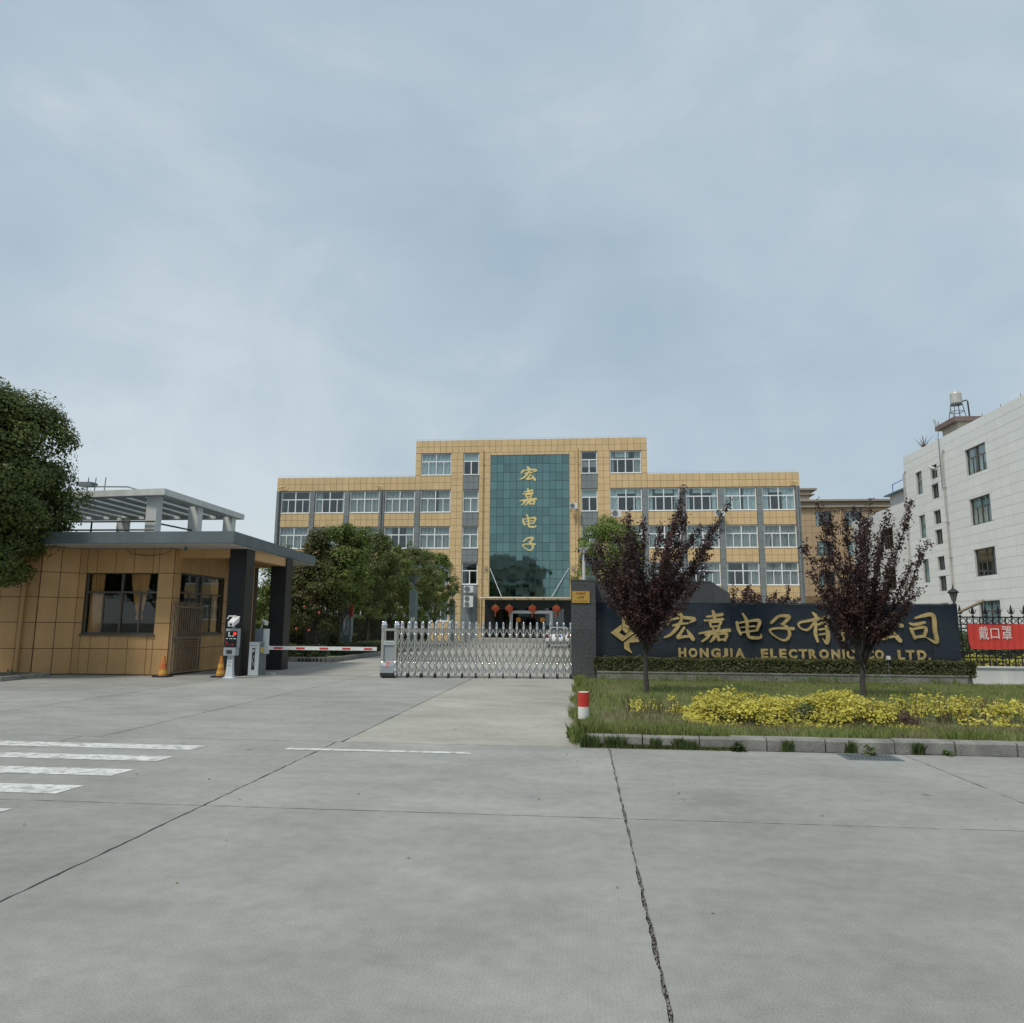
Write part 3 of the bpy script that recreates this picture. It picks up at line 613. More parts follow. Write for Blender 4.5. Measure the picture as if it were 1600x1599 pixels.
bx('canopy_glass', glass_mat('canopy glass', (.6, .72, .7), .2), MBD, -9.5, -.5, 69.3, 71.9, 4.26, 4.28)
for k in range(7):
    x = -9.2+k*8.4/6; cb = MB().bar((x, 71.9, 4.12), (x, 69.2, 4.17), .06, .14).build('canopy_beam', M['steel'], MBD)
MB().tube([(-9.6, 69.25, 4.16), (-.4, 69.25, 4.16)], .06, 8).build('canopy_front_rail', M['steel'], MBD)
for x, x2 in ((-8.95, -7.5), (-1.15, -2.75)): MB().tube([(x, 71.9, 7.15), (x2, 69.4, 4.25)], .035, 6).build('tie_rod', M['lsteel'], MBD)
for x in (-9.35, -.75): bx('rod_plate', M['trim'], MBD, x-.15, x+.15, 71.88, 71.96, 7.0, 7.3)
for x, x2 in ((-9.35, -10.2), (-.75, .1)): MB().tube([(x, 71.9, 7.1), (x2, 69.4, 4.3)], .02, 5).build('tie_rod', M['dsteel'], MBD)
bx('doorstep', M['court'], MBD, -9.8, -.3, 66.5, 71.89, 0, .36)
# lanterns under the canopy, each its own
LP = [(-8.25, 'leftmost of the four red lanterns over the entrance'), (-6.92, 'red lantern second from left over the entrance, left of the door frame top'), (-4.67, 'red lantern third from left over the entrance, above the door frame'), (-2.36, 'rightmost of the four red lanterns over the entrance')]
for x, lb in LP:
    lo = empty('red_lantern', (x, 71.0, 3.2), lb, 'lantern', 'red lanterns hung over the factory entrance')
    pr = [(.10, -.31)]+[(.40*math.sin(math.pi*(k+.9)/9.8)**.8, -.30*math.cos(math.pi*(k+.9)/9.8)) for k in range(9)]+[(.10, .31)]
    ob = MB().lathe((0, 0, 0), pr, 14).build('lantern_body', M['lant'], lo, local=True, smooth=True)
    MB().lathe((0, 0, 0), [(.12, .30), (.12, .36)], 10).lathe((0, 0, 0), [(.11, -.37), (.11, -.31)], 10).build('lantern_cap', M['brass'], lo, local=True)
    MB().lathe((0, 0, 0), [(.05, -.80), (.07, -.40)], 8).build('tassel', M['lant'], lo, local=True)
    MB().bar((0, 0, .36), (0, 0, .95), .015).build('cord', M['dsteel'], lo, local=True)
# outdoor air conditioning units
def ac(x, z, w_, h_, fans, lb, y=71.3):
    o = empty('air_conditioner', (x, y, z), lb, 'air conditioner', 'outdoor air conditioning units on the facade')
    bx('casing', M['wpaint'], o, x-w_/2, x+w_/2, y-.17, y+.2, z, z+h_)
    for k in range(fans):
        cz = z+h_*(k+.5)/fans; rr = min(w_*.34, h_/fans*.45)
        MB().lathe((x-w_*.14, y-.20, cz), [(rr, 0), (rr, .03), (rr*.9, .032), (rr*.9, .01)], 16, axis=1, cap=False).build('fan_guard', M['gsteel'], o)
        f_ = MB().lathe((x-w_*.14, y-.185, cz), [(rr*.83, 0), (rr*.83, .012)], 16, axis=1).build('fan', M['dsteel'], o)
    bk = MB().box(x-w_*.4, x-w_*.34, y-.15, 71.96, z-.05, z); bk.box(x+w_*.34, x+w_*.4, y-.15, 71.96, z-.05, z); bk.build('bracket', M['dsteel'], o)
    MB().tube([(x+w_*.45, y+.1, z+.2), (x+w_*.6, y+.3, z+.15), (x+w_*.6, 71.9, z-.3)], .025, 5).build('hose', M['lsteel'], o)
ac(-10.95, 4.72, .92, .66, 1, 'small white air conditioner under the narrow window left of the entrance')
ac(-10.95, 3.30, .92, 1.10, 2, 'tall white two fan air conditioner left of the entrance lanterns')
ac(-.66, 12.95, .72, .56, 1, 'small white air conditioner just right of the green glass front')
ac(3.5, 12.1, .9, .7, 1, 'white air conditioner below the first white curtained window right of the glass')
ac(13.4, 12.1, .9, .7, 1, 'white air conditioner half hidden behind the upper right of the purple tree')
# ------------------------------------------------------------------ ground
struct('ground', MB().quad((-900, -900, -.05), (900, -900, -.05), (900, 1500, -.05), (-900, 1500, -.05)), mat('earth', (.13, .125, .10), .95, var=.3, scale=.05))
struct('joint_bed', MB().box(-34, 34, -12, 71.0, -.045, -.016), M['joint'])
def slab(parent, x0, x1, y0, y1, m, gap=.011, jit=.006, name='slab'):
    p = []
    def edge(a, b):
        n = max(1, int(math.dist(a, b)/(.09 if jit > .0065 else .22))); 
        for k in range(n):
            t = k/n; q = [a[0]+(b[0]-a[0])*t, a[1]+(b[1]-a[1])*t]
            p.append((q[0]+random.uniform(-jit, jit), q[1]+random.uniform(-jit, jit)))
    c = [(x0+gap, y0+gap), (x1-gap, y0+gap), (x1-gap, y1-gap), (x0+gap, y1-gap)]
    for i in range(4): edge(c[i], c[(i+1) % 4])
    return MB().prism(p, -.014, 0).build(name, m, parent)
road = bpy.data.objects.new('road', None); C.objects.link(road); road['kind'] = 'structure'
XJ = [.36+3.71*k for k in range(-6, 8)]; YJ = [-11.5, -4.3, -.70, 2.92, 6.52, 10.13]
for j in range(len(YJ)-1):
    for i in range(len(XJ)-1): slab(road, XJ[i], XJ[i+1], YJ[j], YJ[j+1], M['road'], gap=.009 if i != 5 else .011, jit=.008)
drv = bpy.data.objects.new('driveway', None); C.objects.link(drv); drv['kind'] = 'structure'
XD = [-21.4, -17.7, -14.0, -10.35, -6.78, -3.28, .10]; YD = [10.13, 16.4, 22.75]
for j in range(2):
    for i in range(6):
        y1 = YD[j+1]
        slab(drv, XD[i], XD[i+1] if i < 5 else .30, YD[j], y1, M['pale'] if i == 5 else M['drive'])
crt = bpy.data.objects.new('courtyard', None); C.objects.link(crt); crt['kind'] = 'structure'
XC = [-10.3, -6.78, -3.28, .30, 4.0, 8.0, 12, 16, 20, 25.9]; YC = [22.75, 28, 33.5, 39, 44.5, 50, 55.5, 61, 66.4, 71.0]
for j in range(len(YC)-1):
    for i in range(len(XC)-1): slab(crt, XC[i], XC[i+1], YC[j], YC[j+1], M['court'], gap=.014)
slab(crt, -22, -10.3, 22.75, 30.5, M['drive']); 
# painted markings, sheets on the slabs
cwk = bpy.data.objects.new('crosswalk', None); C.objects.link(cwk); cwk['kind'] = 'structure'
for y0, y1 in ((9.22, 9.56), (8.44, 8.76), (7.60, 7.95), (6.77, 7.13), (5.9, 6.2)):
    P = [(-9.8, y0), (-4.93, y0), (-4.90, y1), (-9.8, y1)]
    MB().quad(*[(x, y, .004) for x, y in P]).build('stripe', M['paint'], cwk)
struct('lane_line', MB().quad((-3.80, 9.42, .004), (-1.39, 9.41, .004), (-1.40, 9.54, .004), (-3.80, 9.55, .004)), M['paint'])
struct('courtyard_line', MB().quad((-7.4, 32.0, .004), (-2.4, 32.0, .004), (-2.4, 32.14, .004), (-7.4, 32.14, .004)), M['paint'])
# lawn, its soil and kerb
lawn = MB(); lp = [(-.02, 10.36), (24, 10.36), (24, 22.62), (.42, 22.62), (.2, 22.4), (-.12, 21.5), (-.16, 18), (-.10, 14), (-.14, 11.6)]
gz = lambda y: .12-.105*np.clip((y-10.4)/11.5, 0, 1)
lawn.prism(lp, -.01, .12); lawn.v = [(x, y, float(gz(y)) if z > .1 else z) for x, y, z in lawn.v]
lawn.f[1:2] = []; nl = len(lp)
for rr in ((0, 1, 2, 3, 4), (0, 4, 5), (0, 5, 6), (0, 6, 7), (0, 7, 8)): lawn.f.append(tuple(nl+k for k in rr))
struct('lawn_soil', lawn, M['soil'])
kb = bpy.data.objects.new('roadside_kerb', None); C.objects.link(kb); kb['kind'] = 'structure'
xs = [.06]; 
while xs[-1] < 13: xs.append(xs[-1]+random.choice((.74, .80, .86)))
for i in range(len(xs)-1):
    x0, x1 = xs[i]+.008, xs[i+1]-.008; dz = random.uniform(-.008, .008); dy = random.uniform(-.012, .012)
    pr = [(10.15+dy, 0), (10.15+dy, .135+dz), (10.175+dy, .16+dz), (10.33+dy, .165+dz), (10.33+dy, 0)]
    mb = MB(); n = len(pr); mb.v = [(x0, y, z) for y, z in pr]+[(x1, y, z) for y, z in pr]
    mb.f = [tuple(range(n)), tuple(range(2*n-1, n-1, -1))]+[((k+1) % n, k, n+k, n+(k+1) % n) for k in range(n)]
    mb.build('kerb_stone', M['kerb'], kb, fix=True)
# planting bed of the courtyard, kerbed round the corner
bed = bpy.data.objects.new('planting_bed', None); C.objects.link(bed); bed['kind'] = 'structure'
arc = [(-11.6+1.1*math.cos(t), 31.95-1.1*math.sin(t)) for t in np.linspace(math.pi/2, 0, 6)]
path = [(-22, 30.8), (-19.5, 30.8), (-17.5, 30.8), (-16, 30.8), (-14.5, 30.8), (-13, 30.8)]+[(a, b) for a, b in arc]+[(-10.5, y) for y in (33.5, 35, 36.5, 38, 40, 42, 45, 48, 52, 56, 60, 64)]
MB().prism([(-22, 30.9)]+[(x-.05, y+.05) for x, y in path[1:]]+[(-22, 64)], -.01, .14).build('bed_soil', M['soil'], bed)
for i in range(len(path)-1):
    a, b = Vector((*path[i], 0)), Vector((*path[i+1], 0)); d = (b-a).normalized()*.012
    MB().bar(a+d+Vector((0, 0, .09)), b-d+Vector((0, 0, .09)), .14, .2).build('kerb_stone', M['kerb'], bed)
gi = MB()
for k in range(7): gi.box(-12.0+k*.16, -11.92+k*.16, 30.70, 30.74, .02, .12)
gi.build('gully_inlet', M['black'], bed)
# gully grate in the road
gr = empty('drain_grate', (3.57, 9.84, .004), 'blue grey slotted iron drain grate set beside the kerb', 'drain grate')
gf_ = MB()
gf_.box(3.24, 3.29, 9.63, 10.05, -.01, .008); gf_.box(3.85, 3.90, 9.63, 10.05, -.01, .008); gf_.box(3.29, 3.85, 9.63, 9.66, -.01, .008); gf_.box(3.29, 3.85, 10.02, 10.05, -.01, .008); gf_.build('grate_frame', M['dsteel'], gr)
bx('pit', M['black'], gr, 3.28, 3.86, 9.65, 10.03, .0015, .003)  # flat black sheet on the slab, the hollow's darkness put into its colour
for k in range(12): piece('grate_bar', M['dsteel'], gr, 3.315+k*.0465, 9.84, .006, .02, .36, .008)
for y in (9.76, 9.92): piece('cross_bar', M['dsteel'], gr, 3.57, y, .007, .55, .02, .009)
# ------------------------------------------------------------------ gatehouse
GH = empty('gatehouse', (-14, 22, 0), 'ochre clad gatehouse with grey flat roof, black columns and white roof pergola', 'gatehouse')
F1 = Face('y', 21.7); F2 = Face('+x', -12.6); F0 = Face('y', 21.05)
W1 = (-15.48, -13.10, 1.23, 3.14); W2 = (22.08, 24.94, 1.24, 3.16)
wl = MB(); holed(wl, F1, -15.75, -12.6, 0, 3.9, [W1], rev=.12); holed(wl, F2, 21.7, 27.5, 0, 3.9, [W2], rev=.12)
wl.box(-26, -16.5, 21.05, 21.2, 0, 3.9); wl.quad((-16.5, 21.05, 0), (-15.75, 21.7, 0), (-15.75, 21.7, 3.9), (-16.5, 21.05, 3.9))
wl.box(-26, -12.6, 27.5, 27.7, 0, 3.9); wl.box(-26.2, -26, 21.05, 27.7, 0, 3.9)
wl.build('wall', M['yjoint'], GH)
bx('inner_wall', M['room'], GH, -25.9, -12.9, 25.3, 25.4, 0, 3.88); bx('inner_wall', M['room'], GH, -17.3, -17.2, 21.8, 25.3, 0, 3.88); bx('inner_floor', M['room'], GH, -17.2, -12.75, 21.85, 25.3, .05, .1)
ZJ = [0.02, .79, 1.58, 2.35, 3.12, 3.89]
def clad(F, A, holes_=()):
    for i in range(len(A)-1):
        for r in grid_rects(A[i], A[i+1], 0, 1, 1, 1):
            for j in range(5):
                a0, a1, z0, z1 = A[i], A[i+1], ZJ[j], ZJ[j+1]
                for h in holes_:
                    if a0 < h[1]-.02 and a1 > h[0]+.02 and z0 < h[3]-.02 and z1 > h[2]+.02:
                        c = [(a0, h[0], z0, z1), (h[1], a1, z0, z1), (a0, a1, z0, h[2]), (a0, a1, h[3], z1)]
                        a0, a1, z0, z1 = max(c, key=lambda q: max(q[1]-q[0], 0)*max(q[3]-q[2], 0))
                if a1-a0 < .05 or z1-z0 < .03: continue
                b = F.bb(a0+.009, a1-.009, -.025, 0, z0+.009, z1-.009)
                piece('cladding_panel', M['ypanel'], GH, (b[0]+b[1])/2, (b[2]+b[3])/2, (b[4]+b[5])/2, b[1]-b[0], b[3]-b[2], b[5]-b[4])
clad(F1, [-15.72, -15.48, -15.15, -14.53, -13.92, -13.30, -13.10, -12.6], [W1])
clad(F2, [21.7, 22.08, 22.65, 23.22, 23.8, 24.37, 24.94, 25.5, 26.1, 26.7, 27.3], [W2])
clad(F0, [-25, -24.2, -23.4, -22.6, -21.8, -21, -20.2, -19.4, -18.6, -17.75, -17.1, -16.52])
ang = math.atan2(.65, .75)
for j in range(5):
    for t0, t1 in ((-.012, .5), (.5, 1.012)):
        tm = (t0+t1)/2; piece('cladding_panel', M['ypanel'], GH, -16.5+.75*tm+.008, 21.05+.65*tm-.009, (ZJ[j]+ZJ[j+1])/2, (t1-t0)*.992-.018, .025, ZJ[j+1]-ZJ[j]-.018, (0, 0, ang))
ww1 = window(F1, *W1, GH, M['bronze'], M['gpane'], zt=.68, upper=(.5,), lower=(.25, .5, .76), d=.05, t=.055)
ww2 = window(F2, *W2, GH, M['bronze'], M['gpane'], zt=.68, upper=(.5,), lower=(.25, .5, .76), d=.05, t=.055)
curtain(F1, -15.42, -14.95, 1.28, 3.10, .16, M['ocurt'], ww1, .03, .13)
tie = MB(); 
for n_, (zc, hw) in enumerate(((3.1, .30), (2.75, .27), (2.35, .19), (2.0, .12), (1.86, .08), (1.78, .11), (1.68, .10))):
    for k in range(13):
        a = -13.78+hw*(k/6-1)+.04*(3.1-zc)/1.4; tie.v.append((a, 21.86+.03*math.sin(k*2.2), zc))
for r_ in range(6):
    for k in range(12): q = r_*13+k; tie.f.append((q, q+1, q+14, q+13))
tie.build('curtain', M['ocurt'], ww1, smooth=True, label='orange curtain tied up in a knot')
curtain(F2, 24.3, 24.85, 1.28, 3.1, .16, M['ocurt'], ww2, .03, .13); curtain(F2, 22.1, 22.4, 1.28, 3.1, .16, M['ocurt'], ww2, .03, .13)
sl = MB(); sl.box(W1[0]-.04, W1[1]+.04, 21.62, 21.76, W1[2]-.05, W1[2]); sl.box(-12.66, -12.53, W2[0]-.04, W2[1]+.04, W2[2]-.05, W2[2]); sl.build('window_sill', M['bronze'], GH)
# roof slab with a deep fascia
rp = [(-26.5, 20.45), (-10.12, 20.45), (-10.62, 28.5), (-26.5, 28.5)]
MB().prism(rp, 3.93, 4.27).build('roof_slab', M['bpaint'], GH)
MB().prism([(-26.4, 20.52), (-10.2, 20.52), (-10.68, 28.4), (-26.4, 28.4)], 3.895, 3.929).build('soffit', M['soffit'], GH)
bm_ = bx('beam', M['ypanel'], GH, -12.58, -10.92, 21.86, 22.2, 3.62, 3.894); bx('beam', M['ypanel'], GH, -10.8, -10.42, 22.46, 25.06, 3.60, 3.894); bx('beam', M['ypanel'], GH, -12.58, -10.75, 25.2, 25.5, 3.58, 3.894)
for n_, y in enumerate((21.92, 25.06)):
    co = MB().box(-10.92, -10.39, y, y+.54, 0, 3.894).build('column', M['joint'], GH)
    for k in range(6):
        z0, z1 = k*.649, (k+1)*.649-.004
        piece('granite_panel', M['blackg'], co, -10.655, y+.27, (z0+z1)/2, .56, .57, z1-z0)
MB().tube([(-16.95, 20.96, 0), (-16.95, 20.96, 3.9)], .05, 8).build('downpipe', M['ypanel'], GH)
MB().lathe((-12.0, 21.2, 3.82), [(.04, 0), (.04, .075)], 10).lathe((-12.0, 21.2, 3.76), [(.015, 0), (.05, .03), (.05, .06)], 10).build('ceiling_camera', M['dsteel'], GH)
MB().tube([(-14.2, 21.63, 3.86), (-14.0, 21.63, 3.72), (-13.4, 21.63, 3.66), (-12.9, 21.63, 3.72), (-12.66, 21.63, 3.86)], .008, 4).build('cable', M['black'], GH)
# steel grille leaf swung against the side wall
gd = MB(); GX = -12.48
for y0, y1, z0, z1 in ((21.62, 21.67, .06, 2.15), (23.32, 23.37, .06, 2.15), (21.67, 23.32, .06, .12), (21.67, 23.32, 1.10, 1.16), (21.67, 23.32, 2.06, 2.12), (21.67, 23.32, 1.02, 1.05)): gd.box(GX-.025, GX+.025, y0, y1, z0, z1)
gdo = gd.build('grille_door', M['rust'], GH)
for k in range(12): piece('grille_bar', M['rust'], gdo, GX, 21.80+k*.126, 1.12+.06, .034, .034, 2.12)
for k in range(5): MB().lathe((GX, 21.75+k*.36, 2.2), [(.022, 0), (.012, .05), (.0, .13)], 6).build('spike', M['rust'], gdo)
# pergola on the roof
pg = MB(); X0, X1, Y0, Y1, Z0, Z1 = -21.5, -13.62, 22.5, 28.3, 5.76, 5.97
ys = lambda x: Y0+(x-X1)*-.02
pg.prism([(X0, Y0+.9), (X1, Y0), (X1, Y0+.35), (X0, Y0+1.25)], Z0, Z1); pg.box(X0, X1, Y1-.35, Y1, Z0, Z1); pg.box(X1-.30, X1, Y0+.352, Y1-.351, Z0, Z1); pg.box(X0, X0+.3, Y0+1.26, Y1-.351, Z0, Z1)
pgo = pg.build('pergola', M['white'], GH)
for k in range(10):
    x = X1-.30-.24-k*.76; MB().box(x-.52, x, Y0+.36+(X1-x+.52)*.115, Y1-.352, Z1-.12, Z1-.03).build('pergola_slat', M['white'], pgo)
for x, y in ((-14.2, 22.95), (-13.96, 25.15), (-13.94, 27.7), (-18.4, 27.7), (-18.4, 23.6)): MB().box(x-.18, x+.18, y-.17, y+.17, 4.272, Z0).build('pergola_post', M['white'], pgo)
ra = MB()
for z in (4.62, 4.90):
    ra.tube([(-21, 22.7, z), (-14.0, 22.7, z)], .03, 6); ra.tube([(-14.18, 23.1, z), (-13.98, 25.0, z)], .03, 6); ra.tube([(-13.85, 25.3, z), (-13.85, 27.6, z)], .03, 6)
for x in (-20.4, -19.2, -16.2): ra.bar((x, 22.7, 4.27), (x, 22.7, 4.92), .04)
ra.build('roof_railing', M['iron'], GH)
wr = MB(); wr.tube([(-18.9, 26, 6.75), (-17.2, 26, 6.72), (-15.7, 26, 6.25)], .03, 5)
for x in (-18.9, -18.6, -18.2): wr.bar((x, 26, 5.95), (x+.05, 26, 7.1), .025)
wr.box(-19.2, -18.6, 25.8, 26.2, 6.75, 6.9); wr.build('roof_aerial', M['dsteel'], GH)
# ------------------------------------------------------------------ white tiled building on the right
WB = empty('white_building', (30, 50, 0), 'white tiled block at the right edge with a water tank on its roof', 'building')
FW = Face('-x', 26.0); Y0w, Y1w, ZT = 34.0, 60.4, 15.2
wh = []
for k in range(4):
    z = 13.5-3.38*k
    for c in (49.75, 42.2): wh.append(('big', c-1.24, c+1.24, z-1.78, z))
    wh.append(('tall', 57.45, 58.42, z-1.75, z))
    wh.append(('sq', 55.02, 56.05, z-1.0, z)); wh.append(('sq', 55.02, 56.05, z-2.5, z-1.42))
    wh.append(('tall', 37.0, 38.0, z-1.75, z))
hw = [h[1:] for h in wh]
wm = MB(); holed(wm, FW, Y0w, Y1w, 0, ZT, hw, rev=.2)
wm.box(26.001, 42, Y1w-.2, Y1w, 0, ZT); wm.box(26.001, 42, Y0w, Y0w+.2, 0, ZT); wm.box(41.8, 42, Y0w+.2, Y1w-.2, 0, ZT); wm.box(26.2, 41.8, Y0w+.2, Y1w-.2, 14.2, 14.35)
wm.build('wall', M['wjoint'], WB)
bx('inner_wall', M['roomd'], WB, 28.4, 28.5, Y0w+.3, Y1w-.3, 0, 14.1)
fl = MB()
for z in (3.2, 6.6, 10.0): fl.box(26.25, 28.4, Y0w+.3, Y1w-.3, z-.1, z+.1)
fl.build('floor_slab', M['room'], WB)
rc = []
zz = [ZT-.62*k for k in range(25)]
for k in range(24):
    rc += grid_rects(Y0w, Y1w, zz[k+1], zz[k], 26, 1, hw)
rc = [r for r in rc if r[0] > 43]+[r for r in rc if r[0] <= 43]
tiles('wall_tile', rc, FW, M['wtile'], WB, gap=.022, thick=.012, gapa=.042)
for kind, a0, a1, z0, z1 in wh:
    if kind == 'big': window(FW, a0, a1, z0, z1, WB, M['bronze'], M['pane'], zt=.64, upper=(.5,), lower=(.25, .5, .75), d=.12, t=.06, curt=random.choice(([(0, .52, 'wcurt'), (.75, 1, 'wcurt')], [(0, 1, 'wcurt')])) if z1 > 8 else ([(0, .3, 'curt')] if z1 > 4 else [(0, 1, 'wcurt')]))
    elif kind == 'tall': window(FW, a0, a1, z0, z1, WB, M['dframe'], M['pane'], zt=.58, upper=(), lower=(), d=.12, t=.06, blind=[(0, 1, 'blind', .05)])
    else: window(FW, a0, a1, z0, z1, WB, M['dframe'], M['dpane'], zt=1.0, upper=(), lower=(.5,), d=.12, t=.05, curt=[(0, 1, 'curt')])
for y, z in ((53.9, 14.2), (60.25, 14.0)):
    mb = MB(); mb.tube([(25.86, y, 0), (25.86, y, z-.3), (25.94, y-.2, z)], .06, 7)
    for q in np.arange(1.5, z-1, 2.5): mb.box(25.8, 25.98, y-.08, y+.08, q, q+.06)
    mb.build('downpipe', M['wpipe'], WB)
MB().tube([(25.9, 54.25, 11.5), (25.9, 54.25, 15.3), (25.9, 54.0, 16.4)], .025, 5).tube([(25.9, 54.25, 13.2), (25.6, 54.9, 13.0)], .04, 5).build('cable', M['dsteel'], WB)
MB().tube([(25.94, 54.9, 13.05), (25.55, 55.3, 13.35)], .09, 7).build('flood_light', M['white'], WB)
# stair hut on the roof with its thick brown slab
bx('roof_hut', M['cream'], WB, 28.0, 32, 55.5, 57.9, 14.35, 16.75)
MB().box(27.6, 32.4, 55.2, 58.2, 16.751, 17.1).build('hut_roof', M['rroof'], WB)
bx('hut_vent', M['black'], WB, 27.97, 27.999, 56.2, 56.9, 15.9, 16.15)
rr_ = MB()
for y in (57.3, 57.5, 54.7): rr_.bar((27.65, y+.6, 17.1), (27.6, y+.85, 17.7), .03)
for y in np.arange(36, 59, 2.1): rr_.bar((26.06, y, 15.2), (26.06, y, 15.42), .025)
rr_.build('roof_rods', M['rust'], WB)
# water tank on its stand
TK = empty('water_tank', (28.5, 56.5, 17.1), 'ribbed pale cylindrical water tank on a thin stand high on the roof', 'water tank')
tx, ty = 28.5, 56.5; pr = [(.0, 18.42), (.36, 18.42)]
for k in range(5): pr += [(.39, 18.46+k*.16), (.405, 18.51+k*.16), (.39, 18.56+k*.16)]
pr += [(.37, 19.28), (.10, 19.42), (.10, 19.47), (0, 19.47)]
MB().lathe((tx, ty, 0), pr, 18, cap=False).build('tank_body', M['tank'], TK, smooth=True)
st = MB(); cs = [(tx-.28, ty-.28), (tx+.28, ty-.28), (tx+.28, ty+.28), (tx-.28, ty+.28)]
for x, y in cs: st.bar((tx+(x-tx)*1.6, ty+(y-ty)*1.6, 17.11), (x, y, 18.36), .045)
for i in range(4):
    a, b = cs[i], cs[(i+1) % 4]; q = lambda p: (tx+(p[0]-tx)*1.3, ty+(p[1]-ty)*1.3, 17.8); st.bar(q(a), q(b), .04)
st.lathe((tx, ty, 0), [(.42, 18.35), (.42, 18.41)], 16); st.build('stand', M['dsteel'], TK)
MB().tube([(tx+.3, ty-.2, 18.55), (tx+.55, ty-.35, 18.62), (tx+.62, ty-.4, 18.5), (tx+.66, ty-.42, 17.12)], .055, 7).build('pipe', M['black'], TK)
# bare plant in the roof gutter
dp = MB()
for k in range(22):
    a = random.uniform(-1, 1); b = random.uniform(-.6, .6); h = random.uniform(.35, .9)
    dp.tube([(26.15, 57.0+.2*a, 15.15), (26.15+b*.3, 57.0+a*.5, 15.2+h*.5), (26.15+b*.7, 57.0+a*1.1, 15.2+h)], [.03, .02, .008], 4)
top('dead_shrub', dp, M['twig'], 'bare dry shrub sprouting from the white building roof edge', 'shrub', (26.15, 57, 15.2))
# lower white wing and blue roofed loft behind the corner
WW = empty('white_annex', (29, 70, 0), 'lower white tiled annex behind the white block with a blue roofed loft', 'building')
FA = Face('-x', 28.0); ah = [(62.6, 64.9, z-1.9, z) for z in (10.6, 7.0, 3.6)]+[(68.2, 70.4, z-1.9, z) for z in (10.6, 7.0, 3.6)]
am = MB(); holed(am, FA, 60.45, 78, 0, 12.4, ah, rev=.2); am.box(28.001, 40, 77.8, 78, 0, 12.4); am.box(28.2, 40, 60.45, 77.8, 11.9, 12.1); am.build('wall', M['wjoint'], WW)
rc = []
for k in range(19): rc += grid_rects(60.45, 78, 12.4-.64*(k+1), 12.4-.64*k, 18, 1, ah)
tiles('wall_tile', rc, FA, M['wtile'], WW, gap=.022, thick=.012, limit=120, gapa=.042)
bx('inner_wall', M['roomd'], WW, 29.5, 29.6, 60, 77, 0, 11.8)
for h in ah: window(FA, *h, WW, M['bronze'], M['dpane'], d=.1, panes=False, t=.06)
bx('loft_wall', M['white'], WW, 28.3, 38, 60.5, 69, 12.41, 13.5)
MB().box(27.9, 38.4, 60.42, 69.4, 13.5, 13.62).build('loft_roof', M['bgroof'], WW)
bx('loft_window', M['dpane'], WW, 28.26, 28.299, 64.4, 65.9, 12.6, 13.2)
ln = MB(); ln.bar((28.6, 62, 14.7), (28.6, 69, 14.6), .05); ln.bar((28.6, 69, 13.62), (28.6, 69, 14.62), .05); ln.build('roof_frame', M['blue'], WW)
# tan building at the back
TB = empty('tan_building', (34, 96, 0), 'tan tiled building with a corniced roofline behind the purple tree at right', 'building')
FT = Face('y', 95.0); th = []
for x in (29.75, 33.45, 37.1):
    for z in (16.1, 12.3, 8.5): th.append((x, x+1.95, z-1.85, z))
tm = MB(); holed(tm, FT, 22, 40.5, 0, 17.2, th, rev=.15); tm.box(22, 40.5, 95.002, 108, 17.0, 17.15); tm.box(40.3, 40.5, 95.002, 108, 0, 17.0); tm.build('wall', M['fjoint'], TB)
rc = []
for k in range(14): rc += grid_rects(22, 40.5, 16.6-.8*(k+1), 16.6-.8*k, 23, 1, th)
tiles('facade_tile', rc, FT, M['byel'], TB, gap=.03, limit=150)
cn = MB(); cn.box(22, 40.6, 94.6, 95.0, 16.62, 16.85); cn.box(22, 40.7, 94.85, 95.0, 16.86, 17.35); cn.box(22, 40.8, 94.4, 95.0, 17.36, 17.6); cn.build('cornice', M['trim'], TB)
cp = MB(); cp.box(26, 29.0, 94.6, 98, 17.61, 18.2); cp.box(25.8, 29.6, 94.4, 98.2, 18.21, 18.35); cp.box(26, 29.2, 94.6, 98, 18.36, 18.8); cp.box(25.7, 29.9, 94.3, 98.3, 18.81, 19.05); cp.build('stair_tower', M['trim'], TB)
bx('inner_wall', M['room'], TB, 22.2, 40, 97, 97.1, 0, 16.8)
for h in th: window(FT, *h, TB, M['dframe'], M['pane'], d=.08, panes=False, t=.07, upper=(.5,), lower=(.5,), curt=[(0, .45, 'wcurt')])
MB().tube([(32.8, 94.85, 0), (32.8, 94.85, 16.5)], .07, 6).build('downpipe', M['byel'], TB)
# the house across the road, seen only as a reflection in the green glass
OB = empty('opposite_house', (-17, -32, 0), 'house across the road, mirrored in the green glass front', 'house')
ob = MB().box(-27, -9, -44, -32, 0, 15.2); ob.build('wall', M['cream'], OB)
rf = MB(); rf.v = [(-28, -45, 15.2), (-8, -45, 15.2), (-8, -31, 15.2), (-28, -31, 15.2), (-23, -38, 18.6), (-13, -38, 18.6)]; rf.f = [(3, 2, 5, 4), (0, 1, 5, 4)[::-1], (0, 3, 4), (2, 1, 5), (0, 1, 2, 3)]
rf.build('roof', M['hall'], OB, fix=True)
for x in (-25.5, -21.5, -17.5, -13.2):
    for z in (3.2, 6.8, 10.4, 13.4): bx('window', M['dpane'], OB, x, x+2.4, -31.98, -31.9, z-1.7, z)
for z in (4.4, 8.0, 11.6): bx('balcony', M['white'], OB, -19, -12, -31.9, -30.6, z-.9, z)
